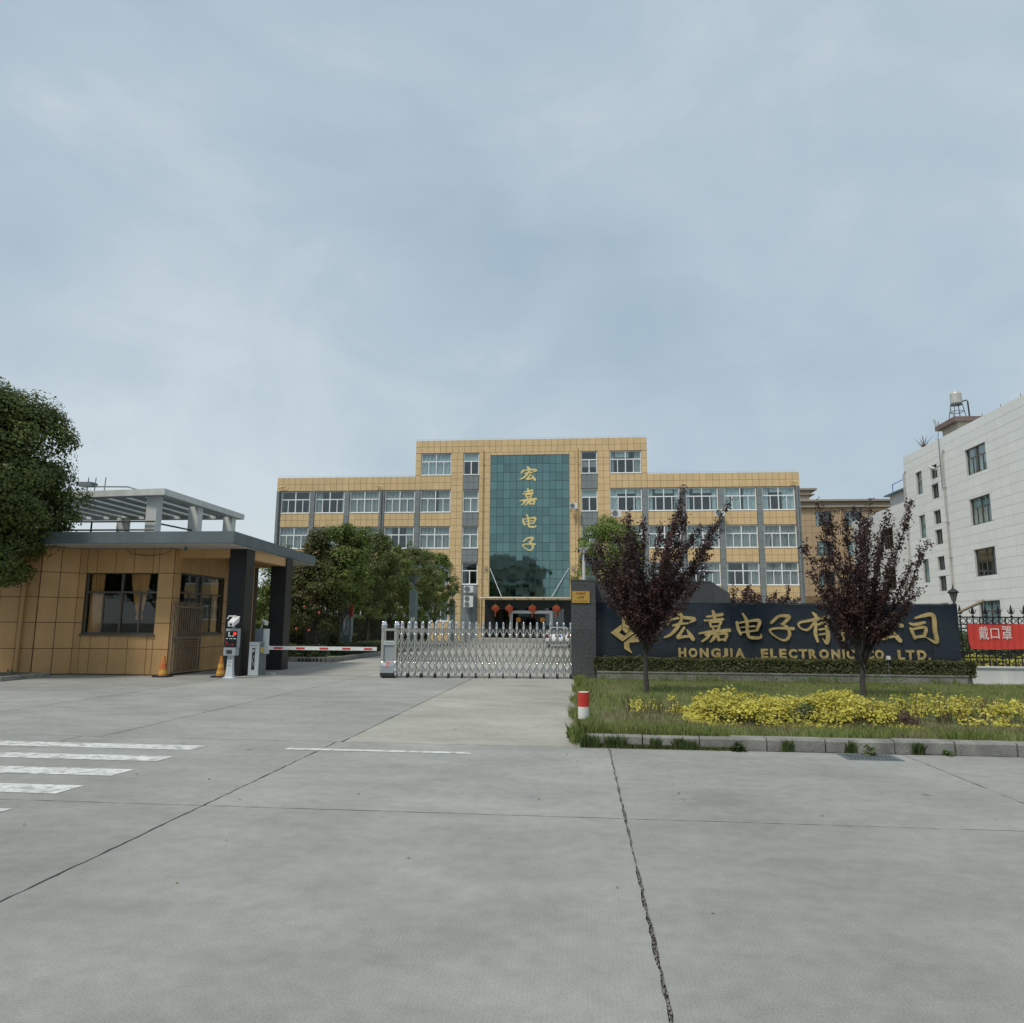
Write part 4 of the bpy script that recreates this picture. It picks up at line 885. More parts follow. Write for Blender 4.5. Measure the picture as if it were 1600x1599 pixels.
# ------------------------------------------------------------------ company sign wall
GW = empty('granite_wall', (2.1, 23.2, 0), 'dark grey granite gate pillar and back wall with a sloped end', 'wall')
gw = MB(); gw.box(-.27, .43, 22.52, 23.5, 0, 2.93); gw.prismy([(.432, 0), (4.55, 0), (4.55, 2.62), (4.05, 2.94), (.432, 2.94)], 23.22, 23.5); gw.build('core', M['joint'], GW)
PZ = [0, .74, 1.48, 2.2, 2.95]
for j in range(4):
    zc, hz = (PZ[j]+PZ[j+1])/2, PZ[j+1]-PZ[j]-.003
    piece('granite_panel', M['greyg'], GW, .08, 22.505, zc, .725, .03, hz); piece('granite_panel', M['greyg'], GW, -.285, 23.01, zc, .03, .975, hz); piece('granite_panel', M['greyg'], GW, .445, 22.86, zc, .03, .675, hz)
for k in range(5):
    x0, x1 = .46+k*.80, min(.46+(k+1)*.80, 4.07)-.003
    for z0, z1 in ((1.5, 2.22), (2.223, 2.95)): piece('granite_panel', M['greyg'], GW, (x0+x1)/2, 23.205, (z0+z1)/2, x1-x0, .03, z1-z0)
MB().prismy([(4.073, 1.5), (4.58, 1.5), (4.58, 2.61), (4.073, 2.945)], 23.19, 23.22).build('granite_panel', M['greyg'], GW)
bx('coping', M['greyg'], GW, -.30, 4.03, 23.18, 23.53, 2.951, 2.985); bx('coping', M['greyg'], GW, -.31, .46, 22.48, 23.178, 2.951, 2.985)
SW = empty('company_sign_wall', (5.7, 23, 0), 'polished blue black stone sign wall with gilded company lettering', 'sign wall')
JS = mat('pale stone joint', (.20, .235, .26), .6)
bx('core', JS, SW, .475, 11.02, 22.87, 23.17, 0, 2.27)
XP = [.475, 1.23]+[1.23+.82*k for k in range(1, 12)]+[11.04]; ZP = [.22, .91, 1.59, 2.285]
for i in range(len(XP)-1):
    for j in range(3): piece('stone_panel', M['blueg'], SW, (XP[i]+XP[i+1])/2, 22.855, (ZP[j]+ZP[j+1])/2, XP[i+1]-XP[i]-.013, .03, ZP[j+1]-ZP[j]-.013, (random.gauss(0, .0025), 0, random.gauss(0, .003)))
bx('stone_cap', M['blueg'], SW, .47, 11.04, 22.84, 23.175, 2.286, 2.31); bx('stone_end', M['blueg'], SW, 11.022, 11.045, 22.872, 23.17, 0, 2.285)
YS = 22.838
for ch, x0, x1, z0, z1 in (('宏', 2.50, 3.45, 1.19, 2.04), ('嘉', 3.53, 4.47, 1.12, 2.07), ('电', 4.63, 5.37, 1.25, 1.99), ('子', 5.62, 6.32, 1.18, 1.98), ('有', 6.46, 7.35, 1.12, 2.03), ('限', 7.65, 8.40, 1.2, 1.99), ('公', 8.52, 9.42, 1.22, 1.97), ('司', 9.63, 10.40, 1.16, 2.0)):
    brush_char('gilded_character', ch, M['gold'], SW, x0, x1, z0, z1, YS, .05, 1.16)
for c, x0, x1 in (('H', 2.92, 3.15), ('O', 3.22, 3.48), ('N', 3.55, 3.81), ('G', 3.88, 4.16), ('J', 4.20, 4.38), ('I', 4.45, 4.51), ('A', 4.58, 4.87), ('E', 5.34, 5.55), ('L', 5.61, 5.81), ('E', 5.87, 6.08), ('C', 6.14, 6.39), ('T', 6.43, 6.68), ('R', 6.72, 6.96), ('O', 7.02, 7.30), ('N', 7.37, 7.62), ('I', 7.69, 7.75), ('C', 7.80, 8.03), ('C', 8.33, 8.58), ('O', 8.61, 8.86), ('L', 9.25, 9.45), ('T', 9.48, 9.72), ('D', 9.80, 10.05)):
    text_obj('gilded_letter', c, M['gold'], SW, x0, x1, .675, .955, YS, .035, .05)
for x in (8.93, 10.11): bx('gilded_dot', M['gold'], SW, x, x+.055, YS-.035, YS, .68, .735)
def px2(p): return [(.9+(x-78)*.00372, .76+(435-y)*.00372) for x, y in p]
lg = MB()
for k, p in enumerate(([(172, 128), (236, 98), (236, 238), (204, 272), (172, 240)], [(78, 265), (166, 198), (166, 240), (146, 263), (188, 293), (285, 205), (330, 225), (300, 245), (172, 336)], [(185, 345), (255, 290), (330, 335), (226, 345), (226, 382), (252, 435), (185, 392)], [(240, 300), (330, 250), (345, 262), (290, 312)])):
    lg.prismy(px2(p), YS-.05-k*.004, YS)
lg.build('company_emblem', M['gold'], SW, fix=True)
AP = empty('address_plate', (.0, 22.47, 2.45), 'small brass house number plate fixed to the granite gate pillar', 'address plate')
bx('plate', M['brass'], AP, -.265, .265, 22.462, 22.488, 2.28, 2.635); 
text_obj('plate_text', '宏嘉路', M['rtext'], AP, -.155, .15, 2.525, 2.605, 22.462, .003, .012); text_obj('plate_text', '18号', M['btext'], AP, -.105, .095, 2.395, 2.49, 22.462, .003, .012)
tk = MB()
for k in range(11): tk.box(-.21+k*.038, -.19+k*.038, 22.459, 22.4625, 2.322, 2.345)
tk.build('fine_print', M['btext'], AP)
PL = empty('planter_wall', (5.8, 22.3, 0), 'low grey concrete planter wall along the foot of the sign', 'planter wall')
MB().prism([(.46, 22.22), (10.85, 22.22), (11.1, 22.45), (11.1, 22.83), (.46, 22.83)], 0, .235).build('kerb_wall', M['kerb'], PL); MB().prism([(.45, 22.2), (10.87, 22.2), (11.12, 22.44), (11.12, 22.835), (.45, 22.835)], .236, .275).build('coping', M['kerb'], PL)
fl_ = empty('spot_light', (8.75, 22.22, .7), 'small white spotlight poking above the hedge under the sign letters', 'spotlight')
bx('lamp_head', M['wpaint'], fl_, 8.71, 8.80, 22.2, 22.3, .70, .80); MB().bar((8.755, 22.25, .27), (8.755, 22.25, .7), .02).build('stake', M['dsteel'], fl_)
# ------------------------------------------------------------------ iron fence, banner, lantern
FE = empty('iron_fence', (14.5, 23.3, 0), 'black wrought iron fence with spearhead finials on a white base wall', 'fence')
bx('base_wall', M['white'], FE, 11.13, 20, 23.1, 23.5, 0, .45); bx('base_coping', M['white'], FE, 11.13, 20, 23.06, 23.54, .451, .49)
ir = MB()
for z in (.74, .90, 1.60, 1.72, 1.93): ir.box(11.15, 20, 23.28, 23.32, z-.02, z+.02)
ir.build('fence_rail', M['iron'], FE)
barm = MB().box(-.013, .013, -.013, .013, .49, 1.93)
for k in range(4): barm.lathe((0, 0, (.98, 1.05, 1.50, 1.55)[k]), [(.013, 0), (.03, .02), (.013, .04)], 6)
bmesh_ = barm.mesh('fence_bar', M['iron'])
ff = MB(); ff.lathe((0, 0, 1.93), [(.03, 0), (.045, .03), (.02, .07)], 6); ff.prismy([(-.05, 2.08), (0, 2.30), (.05, 2.08), (.02, 2.03), (-.02, 2.03)], -.012, .012)
ff.tube([(0, 0, 2.02), (-.07, 0, 2.06), (-.10, 0, 2.13), (-.075, 0, 2.15)], .014, 5).tube([(0, 0, 2.02), (.07, 0, 2.06), (.10, 0, 2.13), (.075, 0, 2.15)], .014, 5); fmesh = ff.mesh('finial', M['iron'])
for k in range(48):
    x = 11.32+k*.182
    for me, nm, on in ((bmesh_, 'fence_bar', True), (fmesh, 'finial', k % 2 == 0)):
        if on:
            o = bpy.data.objects.new(nm, me); C.objects.link(o); o.parent = FE; o.location = Vector((x, 23.3, 0))-wloc(FE)
sc = MB()
for k in range(50):
    x = 11.22+k*.176
    sc.lathe((x, 23.29, 1.825), [(.066, 0), (.082, 0), (.082, .02), (.066, .02)], 9, axis=1, cap=False); sc.lathe((x+.088, 23.29, 1.66), [(.030, 0), (.042, 0), (.042, .02), (.030, .02)], 7, axis=1, cap=False); sc.lathe((x, 23.29, .82), [(.045, 0), (.058, 0), (.058, .02), (.045, .02)], 8, axis=1, cap=False)
    if k % 2: sc.tube([(x-.07, 23.3, .49), (x-.02, 23.3, .62), (x-.06, 23.3, .70)], .014, 4); sc.tube([(x+.07, 23.3, .49), (x+.02, 23.3, .62), (x+.06, 23.3, .70)], .014, 4)
sc.build('scrollwork', M['iron'], FE, kind='stuff')
MB().tube([(11.12, 23.35, 1.98), (11.95, 23.1, 2.42)], [.035, .045], 7).build('brace', M['rust'], FE)
BN = empty('red_banner', (12.6, 23.2, 1.0), 'red cloth banner with white characters tied to the iron fence', 'banner')
nb = MB(); n = 70
for i in range(n+1):
    x = 11.47+(13.6-11.47)*i/n; d = .012*math.sin(2*math.pi*x/.182)
    for j in range(5):
        z = 1.0+.735*j/4-.02*math.sin((x-11.47)*2.2); nb.v.append((x+(.06 if j == 0 and i == 0 else 0), 23.235+d*(1-.3*j/4), z))
for i in range(n):
    for j in range(4): q = i*5+j; nb.f.append((q, q+5, q+6, q+1))
nb.build('cloth', M['banner'], BN, smooth=True)
for ch, x0 in (('戴', 11.77), ('口', 12.10), ('罩', 12.42)): text_obj('banner_text', ch, M['wtext'], BN, x0, x0+(.27 if ch != '口' else .24), 1.27 if ch != '口' else 1.3, 1.66 if ch != '口' else 1.6, 23.215, .002, .0)
LN = empty('post_lantern', (11.3, 23.55, 0), 'old style black iron lantern with greenish panes beside the sign wall end', 'lantern')
MB().lathe((11.3, 23.55, 0), [(.05, 0), (.035, 2.30), (.06, 2.33), (.03, 2.37), (.03, 2.42)], 8).build('post', M['iron'], LN)
MB().lathe((11.3, 23.55, 0), [(.05, 2.42), (.115, 2.66)], 6).build('lantern_panes', M['glassy'], LN)
lf = MB().lathe((11.3, 23.55, 0), [(.15, 2.66), (.155, 2.69), (.09, 2.76), (.05, 2.78), (.02, 2.82), (.012, 2.90), (.0, 2.92)], 12)
for k in range(6):
    a = 2*math.pi*k/6; lf.bar((11.3+.052*math.cos(a), 23.55+.052*math.sin(a), 2.41), (11.3+.118*math.cos(a), 23.55+.118*math.sin(a), 2.66), .012)
lf.build('lantern_frame', M['iron'], LN)
# ------------------------------------------------------------------ retractable gate
GT = empty('retractable_gate', (-6.12, 22.18, 0), 'silver folding electric gate of crossed bars drawn across the entrance', 'gate', rz=math.atan2(.57, 5.84))
LG = 5.86; DP = .30
def lb(name, mb, m, parent=GT, **kw): return mb.build(name, m, parent, local=True, **kw)
def inst(name, me, parent, loc):
    o = bpy.data.objects.new(name, me); C.objects.link(o); o.parent = parent; o.location = loc; return o
xp = [LG-.02-.2075*i for i in range(26)]
frm = MB(); 
for y in (0, DP): frm.box(-.017, .017, y-.02, y+.02, .05, 1.40)
frm.box(-.015, .015, .02, DP-.02, 1.355, 1.385); frm.box(-.012, .012, .02, DP-.02, .70, .72); frm.box(-.012, .012, .02, DP-.02, .14, .16)
frm_me = frm.mesh('gate_frame', M['alu'])
fin = MB().lathe((0, 0, 0), [(.024, 1.40), (.036, 1.43), (.026, 1.455), (.042, 1.485), (.042, 1.51), (.024, 1.535), (.038, 1.565), (.024, 1.595), (.032, 1.615), (.022, 1.64), (.024, 1.665), (.0, 1.695)], 10)
fin_me = fin.mesh('finial', M['chrome']); fin_me.polygons.foreach_set('use_smooth', [True]*len(fin_me.polygons))
ft = MB().lathe((0, 0, 0), [(.024, .10), (.036, .13), (.036, .16), (.025, .18), (.038, .215), (.038, .24), (.026, .27), (.034, .31), (.024, .35), (.024, .40), (.03, .43), (.022, .46)], 10)
ft_me = ft.mesh('foot_sleeve', M['chrome']); ft_me.polygons.foreach_set('use_smooth', [True]*len(ft_me.polygons))
cl_ = MB().lathe((0, 0, 0), [(.020, 1.18), (.032, 1.21), (.022, 1.25), (.034, 1.29), (.022, 1.33)], 8); cl_me = cl_.mesh('collar', M['chrome']); cl_me.polygons.foreach_set('use_smooth', [True]*len(cl_me.polygons))
whm = MB().lathe((0, 0, 0), [(.02, -.022), (.075, -.022), (.075, .022), (.02, .022)], 14, axis=0); wh_me = whm.mesh('wheel', M['rubber'])
for i, x in enumerate(xp):
    f_ = inst('gate_frame', frm_me, GT, (x, 0, 0))
    for y in (0, DP): inst('finial', fin_me, f_, (0, y, 0)); inst('foot_sleeve', ft_me, f_, (0, y-.012, 0))
    inst('collar', cl_me, f_, (0, -.012, 0))
    if i % 2 == 0:
        for y in (-.03, DP+.03): inst('wheel', wh_me, f_, (0, y, .075))
ZL = [(1.47, .97), (.97, .55), (.55, .17)]
hp = .2075; back = MB(); bar_cache = {}
for i in range(26):
    xm0, xm1 = xp[i]-hp/2, xp[i]+hp/2
    for z1, z0 in ZL:
        for s in (0, 1):
            a, b = ((-hp/2, z0), (hp/2, z1)) if s else ((-hp/2, z1), (hp/2, z0)); yo = -.035 if s else -.026
            k = (z0, s)
            if k not in bar_cache: bar_cache[k] = MB().bar((a[0], 0, a[1]), (b[0], 0, b[1]), .030, .008, ref=(0, 1, 0)).mesh('lattice_bar', M['alu'])
            inst('lattice_bar', bar_cache[k], GT, (xp[i], yo, 0)); back.bar((xp[i]+a[0], DP-yo, a[1]), (xp[i]+b[0], DP-yo, b[1]), .030, .008, ref=(0, 1, 0))
lb('lattice_bar', back, M['alu'], kind='stuff')
pn = MB()
for i in range(27):
    x = xp[0]+hp/2-i*hp
    for z in (1.47, .97, .55, .17): pn.lathe((x, -.05, z), [(.017, 0), (.017, .02)], 8, axis=1)
lb('lattice_pin', pn, M['dsteel'], kind='stuff')
hd = lb('motor_column', MB().box(.05, .13, -.04, .04, .10, 1.46).box(.44, .52, -.04, .04, .10, 1.46).box(.05, .13, DP-.02, DP+.06, .10, 1.46).box(.44, .52, DP-.02, DP+.06, .10, 1.46).box(.05, .52, -.05, .05, 1.40, 1.47).box((.05), .52, DP-.03, DP+.07, 1.40, 1.47), M['alu'])
big = MB().lathe((0, 0, 0), [(.05, 1.47), (.075, 1.50), (.05, 1.53), (.07, 1.56), (.07, 1.59), (.045, 1.61), (.055, 1.65), (.03, 1.68), (.0, 1.70)], 12); bgm = big.mesh('finial', M['chrome']); bgm.polygons.foreach_set('use_smooth', [True]*len(bgm.polygons))
bft = MB().lathe((0, 0, 0), [(.05, .03), (.07, .06), (.07, .12), (.05, .14), (.07, .18), (.07, .24), (.05, .27), (.06, .33), (.045, .40), (.045, .50)], 12); bfm = bft.mesh('foot_sleeve', M['chrome']); bfm.polygons.foreach_set('use_smooth', [True]*len(bfm.polygons))
for x in (.09, .48):
    for y in (0, DP+.02): inst('finial', bgm, hd, (x, y, 0)); inst('foot_sleeve', bfm, hd, (x, y, 0))
lb('motor_housing', MB().box(.135, .435, .0, DP, .10, 1.08), M['gsteel'])
lb('header_plate', MB().box(.13, .44, -.035, -.002, .98, 1.10), M['lsteel'])
gt_ = MB()
for k in range(5): gt_.box(.165+k*.052, .195+k*.052, -.038, -.0355, 1.02, 1.058)
lb('header_print', gt_, M['dsteel'])
sv = MB(); n = len(sv.v); P_ = [(-.02, .50), (-.20, .36), (-.22, .15), (-.02, .15)]
sv.v = [(.10, y, z) for y, z in P_]+[(.47, y, z) for y, z in P_]; sv.f = [(0, 1, 2, 3), (7, 6, 5, 4)]+[((k+1) % 4, k, 4+k, 4+(k+1) % 4) for k in range(4)]
lb('motor_cover', sv, M['steel'], fix=True)
wv = MB(); wp = [(.275, .475), (.305, .445), (.26, .415), (.30, .385), (.27, .35), (.285, .31)]
for (a, z0), (b, z1) in zip(wp, wp[1:]):
    y0 = -.02-(.50-z0)/.14*.18 if z0 > .36 else -.203-(.36-z0)*.095; y1 = -.02-(.50-z1)/.14*.18 if z1 > .36 else -.203-(.36-z1)*.095
    wv.quad((a-.02, y0-.006, z0), (a+.02, y0-.006, z0), (b+.02, y1-.006, z1), (b-.02, y1-.006, z1))
lb('red_emblem', wv, M['red'])
lb('motor_base', MB().box(.08, .49, -.21, DP+.04, .035, .145), M['rubber'])
for x in (.16, .41):
    for y in (-.16, DP-.04): inst('wheel', wh_me, GT, (x, y, .075))
# ------------------------------------------------------------------ barrier, pay post, cones, bollard
KI = empty('parking_terminal', (-10.25, 21.05, 0), 'grey parking terminal with black display, red disc and camera on top', 'parking terminal')
kb_ = MB(); pr = [(.17, 0), (.17, .02), (.115, .05), (.10, .15), (.085, .35), (.075, .65), (.085, .67)]
n = len(kb_.v)
for w_, z in pr: kb_.v += [(-10.27-w_, 21.05-w_*.7, z), (-10.27+w_, 21.05-w_*.7, z), (-10.27+w_, 21.05+w_*.7, z), (-10.27-w_, 21.05+w_*.7, z)]
for i in range(len(pr)-1):
    for k in range(4): kb_.f.append((4*i+k, 4*i+(k+1) % 4, 4*i+4+(k+1) % 4, 4*i+4+k))
kb_.build('pedestal', M['lsteel'], KI)
ch_ = MB()
for k in range(3):
    z = .55-k*.10; ch_.quad((-10.31, 20.985, z), (-10.27, 20.983, z+.03), (-10.27, 20.983, z+.045), (-10.32, 20.985, z+.012)); ch_.quad((-10.23, 20.985, z), (-10.22, 20.985, z+.012), (-10.27, 20.983, z+.045), (-10.27, 20.983, z+.03))
ch_.build('arrow_marks', M['dsteel'], KI)
bx('speaker_box', M['gsteel'], KI, -10.45, -10.09, 20.93, 21.17, .66, .885)
sg = MB()
for k in range(4): sg.box(-10.36+k*.045, -10.327+k*.045, 20.922, 20.9299, .71, .82)
sg.build('speaker_grille', M['black'], KI)
bx('display_case', M['gsteel'], KI, -10.43, -10.06, 20.96, 21.14, .886, 1.44); bx('display', M['screen'], KI, -10.42, -10.075, 20.948, 20.9599, .90, 1.365)
MB().lathe((-10.145, 20.944, 1.29), [(.048, 0), (.048, .003)], 18, axis=1).build('red_disc', M['led'], KI)
text_obj('display_digit', '2', M['ledw'], KI, -10.35, -10.30, 1.26, 1.335, 20.947, .002)
d1 = MB(); 
for x0, x1, z in ((-10.34, -10.31, 1.215), (-10.30, -10.25, 1.215), (-10.22, -10.17, 1.215), (-10.39, -10.35, 1.14), (-10.30, -10.27, 1.14), (-10.25, -10.22, 1.14), (-10.17, -10.11, 1.14)): d1.box(x0, x1, 20.944, 20.947, z, z+.014)
d1.build('display_text', M['ledw'], KI)
d2 = MB()
for x0, x1, z in ((-10.39, -10.35, 1.03), (-10.39, -10.34, .98), (-10.30, -10.27, .965), (-10.22, -10.16, .965)): d2.box(x0, x1, 20.944, 20.947, z, z+.02)
d2.build('display_text', M['ledr'], KI)
bx('camera_stem', M['gsteel'], KI, -10.28, -10.22, 21.0, 21.1, 1.44, 1.50)
cm = MB(); cm.v = [(-10.33, 20.86, 1.50), (-10.15, 20.86, 1.50), (-10.14, 21.16, 1.62), (-10.32, 21.16, 1.62), (-10.33, 20.84, 1.62), (-10.14, 20.84, 1.62), (-10.12, 21.16, 1.80), (-10.32, 21.16, 1.80)]; cm.f = [(0, 3, 2, 1), (4, 5, 6, 7), (0, 1, 5, 4), (1, 2, 6, 5), (2, 3, 7, 6), (3, 0, 4, 7)]
cm.build('camera_housing', M['wpaint'], KI); MB().lathe((-10.24, 20.835, 1.56), [(.03, 0), (.045, .03)], 12, axis=1).build('camera_lens', M['black'], KI)
MB().tube([(-10.2, 21.1, 1.80), (-10.46, 21.15, 1.80), (-10.50, 21.15, 1.72)], .022, 6).build('camera_arm', M['wpaint'], KI)
BR = empty('barrier_gate', (-10.05, 22.3, 0), 'grey parking barrier cabinet with a long white and red lowered arm', 'barrier')
bx('cabinet', M['gsteel'], BR, -10.21, -9.87, 22.1, 22.36, 0, 1.03); bx('door_panel', M['lsteel'], BR, -10.20, -9.88, 22.085, 22.0999, .015, 1.02); bx('tall_cabinet', M['dsteel'], BR, -10.17, -9.90, 22.362, 22.66, 0, 1.43); bx('side_trim', M['lsteel'], BR, -9.898, -9.82, 22.37, 22.64, .72, 1.43); bx('side_door', M['dsteel'], BR, -9.868, -9.855, 22.12, 22.34, .04, 1.0)
bx('yellow_label', M['yel'], BR, -9.854, -9.85, 22.14, 22.28, .70, .87)
bx('sign_strip', M['screen'], BR, -10.10, -10.01, 22.078, 22.0849, .19, .84); text_obj('parking_letter', 'P', M['wtext'], BR, -10.085, -10.025, .70, .80, 22.078, .003, .02)
wl_ = MB(); pts = [(-10.055+.02*math.sin(k*.9), 22.074, .30+k*.032) for k in range(11)]; wl_.tube(pts, .006, 4).build('wave_mark', M['wtext'], BR)
hb = MB()
for k in range(5): hb.box(-10.16+k*.048, -10.13+k*.048, 22.081, 22.0849, .905, .93)
hb.build('cabinet_print', M['dsteel'], BR)
bx('arm_holder', M['lsteel'], BR, -9.85, -9.74, 22.30, 22.5, .66, .93); MB().box(-9.74, -6.26, 22.34, 22.40, .79, .90).build('arm', M['wpaint'], BR)
for x0, x1 in ((-9.53, -9.24), (-8.81, -8.54), (-8.06, -7.79), (-7.34, -7.08), (-6.65, -6.40)):
    bx('red_stripe', M['red'], BR, x0, x1, 22.334, 22.339, .815, .87)
MB().tube([(-10.05, 22.5, 1.43), (-10.0, 22.48, 1.56)], .02, 6).build('camera_bracket', M['wpaint'], BR)
MB().bar((-10.02, 22.62, 1.66), (-9.78, 22.28, 1.585), .10, .085).bar((-10.06, 22.60, 1.71), (-9.74, 22.22, 1.63), .12, .012).build('camera_housing', M['wpaint'], BR)
def cone(x, y, lbl, plain):
    o = empty('traffic_cone', (x, y, 0), lbl, 'traffic cone', 'traffic cones by the gatehouse'); mk = lambda z: .135-.10*(z/.62)
    bx('base', M['rubber'], o, x-.21, x+.21, y-.21, y+.21, 0, .045)
    MB().lathe((x, y, 0), [(mk(.045), .045), (mk(.62), .62), (.0, .625)], 16).build('cone_body', M['orange'], o, smooth=False)
    for z0, z1, m in ((.10, .20, M['oband']), (.28, .38, M['obandr'] if plain else M['oband'])):
        MB().lathe((x, y, 0), [(mk(z0)+.004, z0), (mk(z1)+.004, z1)], 16, cap=False).build('band', m, o)
    return o
cone(-12.42, 21.2, 'orange traffic cone at the foot of the grille door', True); cone(-10.74, 21.42, 'orange traffic cone leaning against the black column by the terminal', False)
BO = empty('bollard', (.03, 12.15, .1), 'short red and white painted bollard in the grass corner', 'bollard')
for z0, z1, m, t_ in ((.315, .54, 'red', 0), (.125, .315, 'wpaint', 0), (-.02, .125, 'red', 1)):
    MB().lathe((.03, 12.15, 0), [(.088 if not t_ else .070, z0), (.089, z1)], 20).build('painted_band', M[m], BO, smooth=False)
MB().lathe((.03, 12.15, 0), [(.086, .5405), (.084, .545)], 20).build('cap', M['wpaint'], BO)
# ------------------------------------------------------------------ courtyard lamps, cctv, car
def lamp(x, y, lbl):
    o = empty('courtyard_lamp', (x, y, 0), lbl, 'lamp post', 'square courtyard lamp posts'); h = .19
    bx('base', M['teal'], o, x-h, x+h, y-h, y+h, 0, 1.05)
    bx('panel', M['tpanel'], o, x-h+.03, x+h-.03, y-h+.01, y+h-.01, 1.051, 2.05)
    xm = MB(); 
    for sx in (-1, 1): xm.box(x+sx*h-.03, x+sx*h+.03, y-h-.01, y+h+.01, 1.05, 3.72)
    for a, b in (((-.15, 1.08), (.15, 2.02)), ((.15, 1.08), (-.15, 2.02)), ((0, 1.06), (0, 2.04))): xm.bar((x+a[0], y-h-.002, a[1]), (x+b[0], y-h-.002, b[1]), .02)
    xm.build('post_frame', M['teal'], o)
    bx('diffuser', M['tpanel'], o, x-h+.05, x+h-.05, y-h+.06, y+h-.06, 2.051, 3.70)
    lt = MB()
    for k in range(4): lt.box(x-.12+k*.08-.014, x-.12+k*.08+.014, y-h, y-h+.03, 2.05, 3.7)
    for k in range(18): lt.box(x-.16, x+.16, y-h+.002, y-h+.028, 2.06+k*.096, 2.09+k*.096)
    lt.build('lattice', M['teal'], o)
    MB().box(x-.2, x+.2, y-.2, y+.2, 3.721, 3.76).build('post_cap', M['teal'], o); MB().box(x-.04, x+.04, y-.04, y+.04, 3.761, 4.25).build('neck', M['teal'], o)
    MB().lathe((x, y, 0), [(.10, 4.2), (.18, 4.35), (.44, 4.58), (.46, 4.63), (.0, 4.66)], 14).build('lamp_hat', M['teal'], o)
    return o
lamp(-11.7, 36.3, 'teal lattice lamp post standing among the trees above the barrier arm'); lamp(-10.72, 46.6, 'teal lattice lamp post behind the motor end of the folding gate')
lamp(-11.95, 68, 'teal lamp post close to the facade, half hidden by the last tree'); lamp(.42, 33.2, 'teal lamp post with a flat hat behind the white camera pole')
bx('diffuser_light', M['wpaint'], bpy.data.objects['courtyard_lamp.003'], .27, .57, 33.0, 33.02, 3.42, 3.56)
lf2 = MB().box(-11.50, -11.38, 36.06, 36.08, 1.95, 2.6)
top('red_pennant', lf2, M['red'], 'narrow red pennant on the nearest lamp post among the trees', 'pennant', (-11.44, 36.07, 1.95))
CC = empty('camera_pole', (.11, 26, 0), 'slim white pole with a white security camera above the granite pillar', 'camera pole')
MB().lathe((.11, 26, 0), [(.055, 0), (.05, 4.18)], 10).build('pole', M['white'], CC); MB().bar((-.06, 25.88, 4.22), (.20, 26.06, 4.29), .11, .10).bar((-.10, 25.86, 4.275), (.22, 26.07, 4.355), .14, .012).build('camera_housing', M['white'], CC); MB().lathe((.11, 26, 4.1), [(.05, 0), (.09, .06), (.05, .12)], 10).build('pole_joint', M['white'], CC); MB().bar((-.085, 25.865, 4.213), (-.061, 25.879, 4.219), .08, .07).build('camera_lens', M['black'], CC)
CA = empty('white_car', (-1.65, 53.2, 0), 'white hatchback parked in the courtyard seen from behind through the gate', 'car')
prof = [(0, .82, .38, .80, .80, .80, .6), (.08, .87, .32, .88, .84, .95, .70), (.45, .89, .28, .95, .86, 1.40, .62), (.95, .89, .25, .95, .86, 1.48, .63), (2.0, .89, .22, .94, .87, 1.46, .64), (2.75, .89, .22, .93, .86, 1.10, .68), (3.0, .89, .25, .92, .85, .94, .70), (3.9, .87, .28, .80, .80, .82, .60), (4.2, .78, .35, .62, .70, .64, .5)]
cb = MB()
for y, hw_, zb, zbelt, bw, zr, rw in prof:
    half = [(0, zb), (hw_*.85, zb), (hw_, zb+.16), (hw_*1.0, (zb+zbelt)/2+.08), (bw, zbelt), (rw, zr-.05), (rw*.8, zr), (0, zr+.015)]
    cb.v += [(x, y, z) for x, z in half]+[(-x, y, z) for x, z in half[1:-1][::-1]]
m_n = 14
for i in range(len(prof)-1):
    for k in range(m_n): k2 = (k+1) % m_n; cb.f.append((i*m_n+k, i*m_n+k2, (i+1)*m_n+k2, (i+1)*m_n+k))
cb.f += [tuple(range(m_n))[::-1], tuple(range((len(prof)-1)*m_n, len(prof)*m_n))]
body = cb.build('body', M['carw'], CA, local=True, fix=True, smooth=True)
MB().quad((-.66, .085, .99), (.66, .085, .99), (.56, .40, 1.36), (-.56, .40, 1.36)).build('rear_window', M['cglass'], CA, local=True)
for s in (-1, 1):
    mb = MB(); mb.quad((s*.862, .62, .99), (s*.862, 2.55, .98), (s*.70, 2.1, 1.36), (s*.66, .75, 1.38)); mb.build('side_window', M['cglass'], CA, local=True)
    MB().prismy([(s*.62, .72), (s*.86, .72), (s*.87, .95), (s*.72, .98)], -.02, .12).build('tail_light', M['tail'], CA, local=True, fix=True)
    for y in (.75, 3.35):
        MB().lathe((s*.80, y, .30), [(.17, -.10), (.30, -.10), (.31, 0), (.30, .10), (.17, .10)], 18, axis=0).build('wheel', M['rubber'], CA, local=True); MB().lathe((s*.80, y, .30), [(.17, -.11), (.17, .11)], 14, axis=0).build('hubcap', M['lsteel'], CA, local=True)
    MB().box(s*.92-.07, s*.92+.07, 2.55, 2.65, .96, 1.08).build('mirror', M['carw'], CA, local=True)
bx('bumper', M['black'], CA, -1.65-.80, -1.65+.80, 53.17, 53.22, .33, .45); bx('number_plate', M['plate'], CA, -1.65-.22, -1.65+.22, 53.17, 53.185, .80, .93); MB().tube([(-.1, 1.7, 1.47), (-.12, 1.5, 1.95)], .012, 4).build('aerial', M['black'], CA, local=True); bx('rear_spoiler', M['carw'], CA, -2.25, -1.05, 53.5, 53.85, 1.44, 1.48)
MB().bar((-.3, .085, 1.0), (.15, .15, 1.08), .015).build('wiper', M['black'], CA, local=True)
BS = empty('blue_roof_shed', (-31.5, 68, 0), 'small shed with a bright blue roof glimpsed between the black columns', 'shed')
